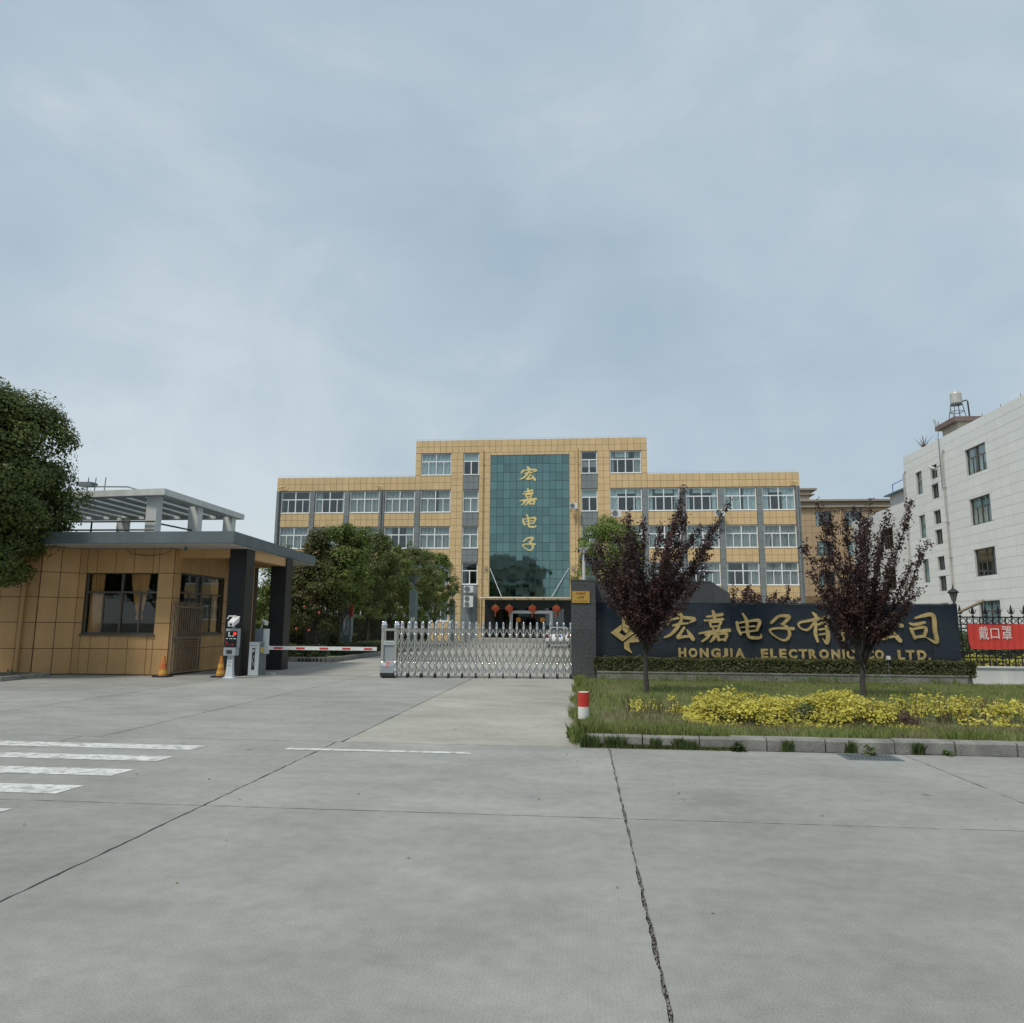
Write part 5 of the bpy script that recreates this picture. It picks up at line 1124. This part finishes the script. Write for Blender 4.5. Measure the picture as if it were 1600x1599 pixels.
bx('shed_wall', M['white'], BS, -32.6, -30.4, 67.5, 70, 0, 2.55); mb = MB(); mb.v = [(-33.0, 67.0, 2.5), (-30.0, 67.0, 2.5), (-30.0, 70.5, 2.5), (-33.0, 70.5, 2.5), (-31.9, 68.7, 3.35), (-31.2, 68.7, 3.35)]; mb.f = [(0, 1, 5, 4), (2, 3, 4, 5), (0, 4, 3), (1, 2, 5), (3, 2, 1, 0)]; mb.build('shed_roof', M['blue'], BS, fix=True)
# ------------------------------------------------------------------ trees and planting
def curve_pts(a, b, bulge, n=7, wob=.04):
    a, b, c = Vector(a), Vector(b), Vector(bulge); out = []
    for k in range(n+1):
        t = k/n; p = a*(1-t)**2+c*2*t*(1-t)+b*t*t
        if 0 < k < n: p += Vector((random.uniform(-wob, wob), random.uniform(-wob, wob), random.uniform(-wob, wob)))
        out.append(p)
    return out
def plum(x, y, z0, fork, tips, lbl, nleaf, sz, group='purple leaved plum trees', tr=.055, spread=1.0, jit=.9, low=.24, arch=.52):
    o = empty('purple_plum_tree', (x, y, z0), lbl, 'tree', group)
    MB().tube([(x, y, z0-.1), (x+.01, y, z0+.02), (x-.01, y, (z0+fork[1])/2), (fork[0], y, fork[1]), (fork[0]+.02, y, fork[1]+.25)], [tr*1.5, tr*1.15, tr, tr*.95, tr*.7], 9).build('trunk', M['pbark'], o, smooth=True)
    lim = MB(); P = []; O = []
    for tx, tz in tips:
        ty = y+random.uniform(-jit, jit); L_ = math.hypot(tx-fork[0], tz-fork[1])
        start = Vector((fork[0]+random.uniform(-.03, .03), y+random.uniform(-.03, .03), fork[1]+random.uniform(-.1, .45)))
        bul = Vector((fork[0]+(tx-fork[0])*arch, y+(ty-y)*.6, fork[1]+(tz-fork[1])*.46)); pts = curve_pts(start, (tx, ty, tz), bul, 8, .035)
        lim.tube(pts, [max(.007, tr*.55*(1-k/8.5)) for k in range(9)], 5)
        segs = [(pts, .16, 1.0)]
        for _ in range(int(3+L_*2.6)):
            t = random.uniform(low, .96); k = min(int(t*8), 7); p = pts[k].lerp(pts[k+1], t*8-k); d = (pts[k+1]-pts[k]).normalized()
            e = (d*.9+Vector((random.uniform(-1, 1), random.uniform(-1, 1), random.uniform(-.1, .9)))*.75*spread).normalized(); ln_ = random.uniform(.22, .62)*(1.15-.55*t)
            q = p+e*ln_; sp = [p, p.lerp(q, .5)+Vector((0, 0, -.02)), q]; lim.tube(sp, [.009, .007, .004], 3); segs.append((sp, .10, .75))
        for sp, rad, wgt in segs:
            ln_ = sum((sp[i+1]-sp[i]).length for i in range(len(sp)-1)); n = int(ln_*wgt*100)
            for _ in range(n):
                t = random.uniform(low if rad > .15 else .1, 1)*(len(sp)-1); i = min(int(t), len(sp)-2); c = sp[i].lerp(sp[i+1], t-i)
                P.append(c)
    lim.build('limbs', M['pbark'], o, smooth=True)
    P = np.array(P); idx = RNG.integers(0, len(P), nleaf); e = rdir(nleaf); e[:, 2] *= .8
    Q = P[idx]+e*(.115*RNG.random(nleaf)**.7)[:, None]
    leaves('crown', Q, sz, LEAF['plum'], o, out=None, width=.33, droop=.25); return o
T1 = [(2.48, 4.98), (2.46, 4.6), (2.58, 4.31), (2.27, 4.39), (3.43, 4.46), (3.36, 4.1), (3.23, 3.84), (2.94, 4.12), (1.43, 4.04), (1.05, 4.13), (1.19, 3.7), (.58, 3.54), (.35, 3.62), (.07, 3.36), (1.8, 3.85), (3.13, 3.38), (2.89, 2.85), (2.62, 2.55), (.49, 2.4), (.27, 2.93), (2.02, 3.54), (.8, 3.01), (1.5, 3.3), (2.3, 3.1), (1.1, 2.9), (2.0, 2.7), (1.4, 3.0), (2.5, 3.6), (1.0, 3.3), (1.7, 2.6), (2.2, 4.0), (1.35, 2.5), (1.7, 2.3), (1.0, 3.7), (2.6, 4.0), (.5, 3.2), (.3, 3.25), (.75, 3.35), (1.25, 3.95), (.9, 3.9)]
T2 = [(5.39, 4.42), (5.74, 4.28), (5.93, 4.25), (6.38, 4.29), (6.91, 4.66), (6.95, 4.3), (7.33, 4.43), (7.12, 4.0), (7.6, 3.49), (7.4, 3.05), (7.6, 2.4), (7.34, 2.19), (5.09, 3.38), (5.0, 2.83), (5.39, 2.18), (6.56, 4.08), (6.12, 3.79), (7.03, 2.76), (5.53, 3.49), (6.83, 1.9), (5.7, 2.69), (6.3, 3.2), (6.0, 3.0), (6.6, 3.4), (6.4, 2.5), (5.9, 2.3), (6.7, 2.9), (7.0, 3.4), (5.4, 2.9), (6.2, 4.0)]
plum(1.5, 17.6, .05, (1.49, 1.02), T1, 'purple leaved plum tree in front of the company emblem', 31000, .056, low=.15, arch=.40)
plum(6.23, 17.3, .05, (6.25, .72), T2, 'purple leaved plum tree hiding characters near the right of the sign', 24000, .056)
plum(14.2, 17.0, .12, (14.2, .9), [(a+8.2, b) for a, b in T2[::2]], 'purple leaved plum tree beyond the right edge of the picture', 5000, .08)
for x, y, zt, lb in ((5.9, 30, 3.5, 'low purple plum tree showing over the sloped end of the granite wall'), (7.5, 30.5, 3.25, 'low purple plum tree showing over the sign wall between the two lawn trees')):
    plum(x, y, 0, (x, 1.2), [(x+random.uniform(-1.1, 1.1), zt-random.uniform(0, .5)-.3*abs(k-4)/4) for k in range(12)], lb, 4500, .085, 'low purple plum trees behind the sign', spread=1.2)
def tree(name, x, y, z0, trunk_h, c, r, nclump, n, cr, sz, lm, lbl, group, tr=.12, wd=.36, limbs=6):
    global RNG; RNG = np.random.default_rng(int(abs(x*131+y*17)*10) % 99991)
    o = empty(name, (x, y, z0), lbl, 'tree', group)
    MB().tube([(x, y, z0-.1), (x+.02, y, z0+trunk_h*.5), (x, y, z0+trunk_h), (c[0], c[1], c[2])], [tr*1.25, tr, tr*.85, tr*.4], 9).build('trunk', M['bark'], o, smooth=True)
    lm_ = MB()
    for k in range(limbs):
        a = 2*math.pi*k/limbs+random.random(); q = Vector((c[0]+r[0]*.7*math.cos(a), c[1]+r[1]*.7*math.sin(a), c[2]+r[2]*random.uniform(-.3, .6))); s = Vector((x, y, z0+trunk_h*random.uniform(.75, 1.0)))
        lm_.tube(curve_pts(s, q, s.lerp(q, .5)+Vector((0, 0, -.2)), 5, .06), [tr*.5, tr*.42, tr*.34, tr*.25, tr*.16, tr*.08], 5)
    lm_.build('limbs', M['bark'], o, smooth=True)
    P, out = blob_crown(c, r, nclump, n, cr); leaves('crown', P, sz, LEAF[lm], o, out, wd); return o
# big camphor at the left edge, in front of the gatehouse
o = tree('camphor_tree', -17.0, 19.6, 0, 2.6, (-17.5, 19.7, 5.5), (1.95, 2.1, 2.7), 240, 95000, .52, .09, 'camphor', 'large dark green camphor tree at the left edge covering the gatehouse roof', None, .2, .38)
P, out = blob_crown((-16.75, 19.3, 3.15), (.75, .8, .8), 30, 11000, .32); leaves('crown', P, .09, LEAF['camphor'], o, out, .38)
pit = MB(); pit.box(-18.6, -15.55, 18.75, 18.9, 0, .12); pit.box(-15.7, -15.55, 18.9, 20.6, 0, .12); pit.box(-18.6, -15.7, 20.45, 20.6, 0, .12); top('tree_pit_kerb', pit, M['kerb'], 'low concrete kerb round the tree pit at the left edge', 'tree pit kerb', (-17, 19.6, 0))
CG = 'bushy courtyard trees left of the drive'
for x, y, zt, w_, lm, lbl, n in ((-12.3, 33.4, 5.5, 1.25, 'photinia', 'slender tree with reddish leaf tips just right of the rear black column', 9000), (-11.5, 34.4, 6.2, 1.45, 'camphorb', 'tallest round green courtyard tree, rising above the gatehouse roof end', 13000), (-12.45, 42.5, 7.0, 1.75, 'camphorc', 'round green courtyard tree second from the gatehouse, fully crowned', 13000), (-12.65, 48.0, 6.95, 1.6, 'camphorb', 'round green courtyard tree left of the second lamp post', 12000), (-12.1, 53.5, 7.0, 1.75, 'camphorc', 'round green courtyard tree directly behind the second lamp post', 11000), (-12.0, 60, 7.4, 1.75, 'camphorb', 'farthest green courtyard tree, nearest the yellow facade', 11000), (-14.2, 34.2, 5.1, 1.2, 'camphorb', 'dark bushy tree filling the gap right behind the rear black column', 8000)):
    zb = .7 if w_ < 1.3 else (1.5 if y < 36 else 1.35); h = zt-zb; tree('courtyard_tree', x, y, .12, 1.5, (x, y, zb+h/2), (w_*.95, w_*.95, h/2-.05), 150, int(n*1.5), .36, .115, lm, lbl, CG, .09)
tree('garden_tree', -20.2, 42, .12, 1.6, (-20.2, 42, 3.1), (.95, .9, 1.4), 40, 5200, .34, .12, 'camphorb', 'small loose tree seen between the columns, nearer the front column', 'small trees seen between the columns', .06)
tree('garden_tree', -19.9, 45, .12, 1.3, (-19.9, 45, 2.6), (1.1, 1.0, 1.3), 44, 6200, .36, .12, 'photinia', 'small olive tree seen between the columns, nearer the rear column', 'small trees seen between the columns', .06)
tree('garden_tree', -17.2, 36.5, .12, 1.0, (-17.2, 36.5, 1.6), (1.5, 1.0, .9), 50, 8000, .36, .10, 'camphorb', 'dark rounded shrub tree behind the camera on the barrier', 'small trees seen between the columns', .06)
tree('maple_tree', 1.5, 38, 0, 2.0, (1.5, 38, 4.5), (1.75, 1.7, 2.45), 120, 20000, .42, .11, 'willow', 'fresh light green tree behind the granite wall beside the glass front', None, .1, .30)
# trees and a second house across the road, seen mirrored in the glass and the polished sign
src = None
for k, (x, y, s_) in enumerate(((-62, -24, 1.3), (-50, -22, 1.1), (-41, -25, 1.4), (-30, -23, 1.0), (2, -18, .9), (7, -19, 1.1), (13, -18, .85), (19, -20, 1.2), (26, -18, 1.0), (33, -20, 1.25), (44, -22, 1.2))):
    lb_ = 'street tree across the road, mirrored in the polished sign and the windows'
    if src is None: src = o = tree('street_tree', 0, 0, 0, 2.2, (0, 0, 4.6), (2.6, 2.4, 2.7), 110, 9000, .6, .26, 'camphor', lb_, 'street trees across the road', .14)
    else: o = copy_tree(src)
    o.location = (x, y, 0); o.scale = (s_, s_, s_); o.rotation_euler[2] = k*1.3
# red lanterns hung in the courtyard trees
for x, z, lb in ((-11.5, 2.07, 'small red lantern hung high in the tree right of the rear column'), (-12.3, 2.34, 'small red lantern beside the rear column, topmost of the group'), (-12.03, 1.30, 'small red lantern low in the tree, nearest the lamp post'), (-12.62, 1.36, 'small red lantern low beside the rear column')):
    y = 31.9 if x < -12 else 31.6
    top('tree_lantern', MB().lathe((x, y, z), [(.02, -.06), (.04, -.04), (.05, 0), (.04, .04), (.02, .06)], 10), M['lant'], lb, 'lantern', (x, y, z), 'small red lanterns in the courtyard trees', smooth=True)
# clipped hedges
def hedge(name, x0, x1, y0, y1, z0, z1, n, sz, lm, lbl, cat, wob=.03, core='hedge', flat=True, kind=None):
    o = empty(name, ((x0+x1)/2, (y0+y1)/2, z0), lbl, cat); 
    if kind: o['kind'] = kind
    A = [(x1-x0)*(z1-z0), (x1-x0)*(y1-y0), (y1-y0)*(z1-z0), (y1-y0)*(z1-z0)]; A = np.array(A)/sum(A); f = RNG.choice(4, n, p=A); u, v = RNG.random(n), RNG.random(n); d = RNG.random(n)**1.6*.12
    P = np.empty((n, 3)); O = np.zeros((n, 3))
    m = f == 0; P[m] = np.stack([x0+u*(x1-x0), y0+d, z0+v*(z1-z0)], 1)[m]; O[m] = (0, -1, .3)
    m = f == 1; P[m] = np.stack([x0+u*(x1-x0), y0+v*(y1-y0), z1-d], 1)[m]; O[m] = (0, -.2, 1)
    m = f == 2; P[m] = np.stack([x0+d, y0+u*(y1-y0), z0+v*(z1-z0)], 1)[m]; O[m] = (-1, 0, .3)
    m = f == 3; P[m] = np.stack([x1-d, y0+u*(y1-y0), z0+v*(z1-z0)], 1)[m]; O[m] = (1, 0, .3)
    P[:, 2] += wob*np.sin(P[:, 0]*3.1)*np.cos(P[:, 0]*1.3+1); P += RNG.normal(size=P.shape)*.018
    leaves('foliage', P, sz, LEAF[lm], o, O, .40)
    tw = MB()
    for k in range(int((x1-x0)*9)):
        x = random.uniform(x0+.1, x1-.1); y = random.uniform(y0+.08, y1-.08); a = random.uniform(-.15, .15); tw.tube([(x, y, z0), (x+a, y+random.uniform(-.1, .1), z1-.08)], [.012, .005], 3)
    tw.build('stems', M['twig'], o, kind='stuff')
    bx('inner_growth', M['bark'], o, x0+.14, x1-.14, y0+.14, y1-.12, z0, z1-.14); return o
hedge('clipped_hedge', .40, 11.12, 22.26, 22.78, .255, .655, 34000, .055, 'hedge', 'long low clipped dark hedge on the planter below the sign letters', 'hedge')
hedge('courtyard_hedge', -21.5, -11.2, 31.2, 32.0, .12, .62, 13000, .10, 'dgreen', 'low dark hedge along the courtyard kerb behind the barrier arm', 'hedge')
hedge('courtyard_hedge', -11.6, -10.75, 33.6, 46.0, .12, .66, 11000, .10, 'dgreen', 'low dark hedge running back along the drive behind the gate motor', 'hedge')
hedge('courtyard_hedge', -22, -12.5, 39.6, 40.6, .12, 1.0, 8000, .11, 'hedge', 'second taller trimmed hedge farther back beneath the courtyard trees', 'hedge')
hedge('courtyard_hedge', -15.6, -13.6, 35.5, 66, .12, 2.1, 16000, .13, 'dgreen', 'tall dark shrub border under and behind the row of courtyard trees', 'hedge', wob=.2)
hedge('boundary_hedge', 11.0, 20.0, 26.5, 28.0, 0, 1.5, 9000, .10, 'weed', 'loose green hedge seen through the iron fence bars', 'hedge', wob=.2)
hedge('boundary_hedge', 12.5, 21.0, 25.0, 25.8, 0, .7, 5000, .08, 'yellow', 'low yellowish hedge behind the red banner', 'hedge', wob=.12)
bx('kerb_marker', M['wpaint'], None, -9.75, -9.64, 22.72, 22.86, 0, .05, label='scrap of white paper lying on the paving beside the barrier', cat='paper scrap')
# golden privet bed
def cloud(name, xs_, ys_, n, h, sz, lm, lbl, cat=None, kind=None, dens=None, z0=.1, stems=True):
    x = RNG.uniform(*xs_, n); y = RNG.uniform(*ys_, n); top_ = h(x, y); keep = RNG.random(n) < (np.ones(n) if dens is None else dens(x, y)); x, y, top_ = x[keep], y[keep], top_[keep]; n = len(x)
    nc = max(4, n//42); ci = RNG.integers(0, nc, n); cx_, cy_ = x[:nc][ci], y[:nc][ci]; ct = (top_[:nc]*(.62+.5*RNG.random(nc)))[ci]; cr_ = (.075+.06*RNG.random(nc))[ci]; e = rdir(n); e[:, 2] = np.where(e[:, 2] < -.2, -e[:, 2], e[:, 2])
    P = np.stack([cx_+e[:, 0]*cr_, cy_+e[:, 1]*cr_, np.maximum(z0+.03, z0+ct-cr_+e[:, 2]*cr_-.10*RNG.random(n)**2)], 1); O = e*.6+np.array((0, -.2, .6)); O /= np.linalg.norm(O, axis=1)[:, None]
    if kind: o = leaves(name, P, sz, LEAF[lm], None, O, .42); props(o, lbl, cat, None, kind); return o
    o = empty(name, (sum(xs_)/2, sum(ys_)/2, z0), lbl, cat); leaves('foliage', P, sz, LEAF[lm], o, O, .42)
    if stems:
        st_ = MB()
        for k in range(int((xs_[1]-xs_[0])*(ys_[1]-ys_[0])*40)+6):
            a, b = random.uniform(*xs_), random.uniform(*ys_); hh = float(h(np.array([a]), np.array([b]))[0])
            st_.tube([(a, b, z0), (a+random.uniform(-.06, .06), b+random.uniform(-.06, .06), z0+hh*.85)], [.008, .004], 3)
        st_.build('stems', M['twig'], o, kind='stuff')
    return o
wavy = lambda x, y: np.clip(.33+.04*np.sin(x*3.3)+.04*np.sin(x*7.1+y*5)+.045*np.sin(y*9+x*4), .05, 1)
edge = lambda x, y, x0, x1, y0, y1: np.clip((x-x0)*3, 0, 1)*np.clip((x1-x)*3, 0, 1)*np.clip((y-y0-.12*np.sin(x*4.1))*5, .1, 1)*np.clip((y1-y)*5, 0, 1)
hz = lambda x0, x1, y0, y1: (lambda x, y: wavy(x, y)*edge(x, y, x0, x1, y0, y1)+.03)
cloud('golden_privet', (1.72, 5.0), (11.72, 13.6), 20500, hz(1.72, 5.0, 11.72, 13.6), .046, 'yellow', 'golden yellow privet mass on the lawn in front of the sign', 'shrub bed', dens=lambda x, y: np.clip(1.15-1.8*((x-3.42)**2/.10+(y-12.3)**2/.10 < 1)*.6, 0, 1))
cloud('golden_privet', (4.9, 9.5), (12.3, 14.0), 9000, hz(4.9, 9.5, 12.3, 14.0), .046, 'yellow', 'thinner golden privet at the right end of the bed', 'shrub bed', dens=lambda x, y: np.clip(.55+.6*np.sin(x*3.7+1)*np.sin(y*4+x), .12, 1))
cloud('golden_privet', (.75, 1.75), (12.9, 14.2), 420, lambda x, y: .22+.12*np.sin(x*9)*np.sin(y*7), .042, 'yellow', 'sparse twiggy golden privet left of the dense bed, below the plum trunk', 'shrub bed')
cloud('green_privet', (3.15, 3.7), (12.0, 12.6), 700, lambda x, y: np.clip(.36-1.9*((x-3.42)**2+(y-12.35)**2), .03, 1), .05, 'weed', 'green shrub breaking through the golden privet', 'shrub')
cloud('rust_shrub', (4.78, 5.12), (11.9, 12.25), 700, lambda x, y: np.clip(.26-5*((x-4.95)**2+(y-12.08)**2), .02, 1), .035, 'plum', 'small rust red shrub at the front of the golden privet', 'shrub')
# grass
def blades(name, X, Y, H, wd, lm, lbl, z0=None):
    n = len(X); a = RNG.uniform(0, 2*np.pi, n); l = np.clip(RNG.normal(0, .33, n), -.7, .7)*H; b = RNG.uniform(0, 2*np.pi, n); base = np.stack([X, Y, np.full(n, z0) if z0 is not None else gz(Y)-.005], 1)
    d = np.stack([np.cos(a), np.sin(a), np.zeros(n)], 1)*(wd*(.6+.8*RNG.random(n)))[:, None]
    t = np.stack([l*np.cos(b), l*np.sin(b), H], 1); m = base+t*np.array([.35, .35, .6])
    V = np.stack([base-d, base+d, m+d*.7, base+t, m-d*.7], 1).reshape(-1, 3); F = np.arange(5*n).reshape(-1, 5)
    o = np_mesh(name, V, F, LEAF[lm]); props(o, lbl, 'grass', None, 'stuff'); return o
def left_edge(y): return -.10+.06*np.sin(y*2.3)+.05*np.sin(y*5.1)
n = 62000; Y = 10.38+RNG.random(n)**1.35*11.9; X = left_edge(Y)-.03+RNG.random(n)**.9*(13.5-0); bed_ = (X > 1.75) & (X < 9.4) & (Y > 12.1) & (Y < 13.7) & (RNG.random(n) > .15)
dryp = ((X-1.15)**2/.75+(Y-12.6)**2/1.3 < 1) | ((np.abs(Y-11.62-.15*np.sin(X*2)) < .42+.12*np.sin(X*5)) & (X > 1.2)) | ((X > 4.6) & (Y < 12.9) & (Y > 11.3) & (np.sin(X*3+Y*4) > -.2)) | (np.sin(X*2.3+Y*1.9)*np.sin(Y*2.7-X) > .72) | ((X > 3.2) & (Y > 14.5) & (Y < 15.5) & (X < 6)); dryp &= RNG.random(n) < .82
H = .058+.045*RNG.random(n)+.06*(np.sin(X*1.7)*np.sin(Y*1.3) > .2)*RNG.random(n); fr = np.clip(1-(Y-10.38)/.9, 0, 1); H += fr*.07*RNG.random(n); H += np.clip(1-X/.8, 0, 1)*.16*RNG.random(n)*(RNG.random(n) < .5)
H *= np.where((np.abs(X-.06) < .42) & (Y < 12.3) & (Y > 10.7), .22, 1)
k = ~bed_ & ~dryp; blades('lawn_grass', X[k], Y[k], H[k], .0055, 'grass', 'rough green grass over the lawn in front of the sign')
k = ~bed_ & dryp; blades('dry_grass', X[k], Y[k], H[k]*.95, .0050, 'dry', 'straw coloured dry grass patches round the shrubs')
n = 7000; X = RNG.uniform(.0, 1.95, n)**1.0; Y = 10.24+RNG.random(n)**1.3*.55; H = .08+.17*RNG.random(n)*np.clip(1.3-X*.55, .2, 1)*(.45+.55*np.sin(X*5+1)**2); blades('tall_grass', X, Y, H, .006, 'grass', 'taller grass crowding the kerb at the lawn corner', z0=.125)
n = 4200; Y = RNG.uniform(10.2, 22.2, n); X = left_edge(Y)-.03+.22*RNG.random(n); H = .09+.17*RNG.random(n)*(.4+.6*(np.sin(Y*3.1) > 0)); H *= np.where((Y > 10.9) & (Y < 12.3), .55, 1); blades('tall_grass', X, Y, H, .006, 'grass', 'ragged taller grass along the driveway edge of the lawn', z0=.03)
n = 3600; X = np.concatenate([RNG.uniform(-.02, 2.1, n-700), np.repeat([2.65, 3.45, 4.28, 1.25], 175)+RNG.normal(0, .03, 700)]); Y = np.concatenate([10.10+.05*RNG.random(n-700), 10.13+.02*RNG.random(700)]); H = np.concatenate([.03+.17*RNG.random(n-700)*np.clip(1.25-X[:n-700]*.40, .1, 1)*(.25+.75*(np.sin(X[:n-700]*6)+np.sin(X[:n-700]*14+1) > .1)), .08+.10*RNG.random(700)]); blades('kerb_weeds', X, Y, H, .006, 'weed', 'weeds growing out of the gutter along the kerb', z0=0)
n = 1200; X = RNG.uniform(.5, 11, n); Y = 22.19-.08*RNG.random(n)**2; H = .06+.26*RNG.random(n)*(np.sin(X*1.9+1) > .75); blades('tall_grass', X, Y, H, .006, 'grass', 'grass tufts against the planter wall below the hedge')
# broad leaved weeds
def weed(x, y, z, r, h, n, lbl, lm='weed', sz=.05):
    e = rdir(n); e[:, 2] = np.abs(e[:, 2]); P = np.array((x, y, z))+e*np.array((r, r, h))*(RNG.random(n)**.5)[:, None]
    o = empty('weed', (x, y, z), lbl, 'weed', 'weeds along the kerb'); leaves('foliage', P, sz, LEAF[lm], o, e*.5+np.array((0, 0, .6)), .4); return o
weed(3.62, 9.98, 0, .07, .16, 70, 'small yellow green weed growing beside the drain grate'); weed(2.02, 10.10, 0, .09, .12, 120, 'dark leafy weed clump against the kerb face', 'dgreen'); weed(4.62, 10.12, 0, .07, .10, 40, 'low weed at the kerb right of the drain grate'); weed(-.05, 10.55, .08, .16, .14, 170, 'leafy weed clump at the rounded corner of the lawn', 'weed', .06); weed(.13, 11.98, .08, .09, .07, 60, 'dark leafy weed at the foot of the painted bollard', 'dgreen', .07)
n = 900; X = RNG.uniform(.5, 9, n); Y = 21.6+.45*RNG.random(n); o = leaves('clover', np.stack([X, Y, .13+.10*RNG.random(n)], 1), .055, LEAF['weed'], None, np.tile((0, -.2, 1.), (n, 1)), .45); props(o, 'pale clover at the back of the lawn', 'clover', None, 'stuff')
n = 260; X = RNG.uniform(-18.4, -15.75, n); Y = RNG.uniform(18.95, 20.4, n); o = leaves('pit_weeds', np.stack([X, Y, .02+.16*RNG.random(n)], 1), .07, LEAF['dgreen'], None, np.tile((0, -.3, 1.), (n, 1)), .4); props(o, 'weeds in the tree pit at the left edge', 'weeds', None, 'stuff')
# grit and crumbs packed into the road joint
n = 2200; X = .36+RNG.normal(0, .011, n); Y = RNG.uniform(1.5, 10.1, n); P = np.stack([X, Y, np.full(n, -.012)], 1); s_ = .004+.007*RNG.random(n); e1, e2 = rdir(n)*s_[:, None], rdir(n)*s_[:, None]
V = np.stack([P+e1, P+e2, P-e1*.6-e2*.5, P+np.array((0, 0, 1.6))*s_[:, None]], 1).reshape(-1, 3); F = (np.arange(n)[:, None, None]*4+np.array([[0, 1, 3], [1, 2, 3], [2, 0, 3], [0, 2, 1]])[None]).reshape(-1, 3)
o = np_mesh('joint_grit', V, F, M['kerb']); props(o, 'grit and crumbs filling the joint across the road', 'grit', None, 'stuff')
# litter of dry leaves and grit in the gutter and along the slab joints
n = 110; X = np.concatenate([RNG.uniform(-6, 8, 50), RNG.uniform(.2, 2.2, 60)]); Y = np.concatenate([RNG.uniform(4, 10, 50), 10.07+.03*RNG.random(60)])
o = leaves('leaf_litter', np.stack([X, Y, np.full(n, .006)], 1), .028, LEAF['dry'], None, np.tile((0, 0, 1.), (n, 1)), .4); props(o, 'dry leaf scraps scattered over the concrete road', 'leaf litter', None, 'stuff')
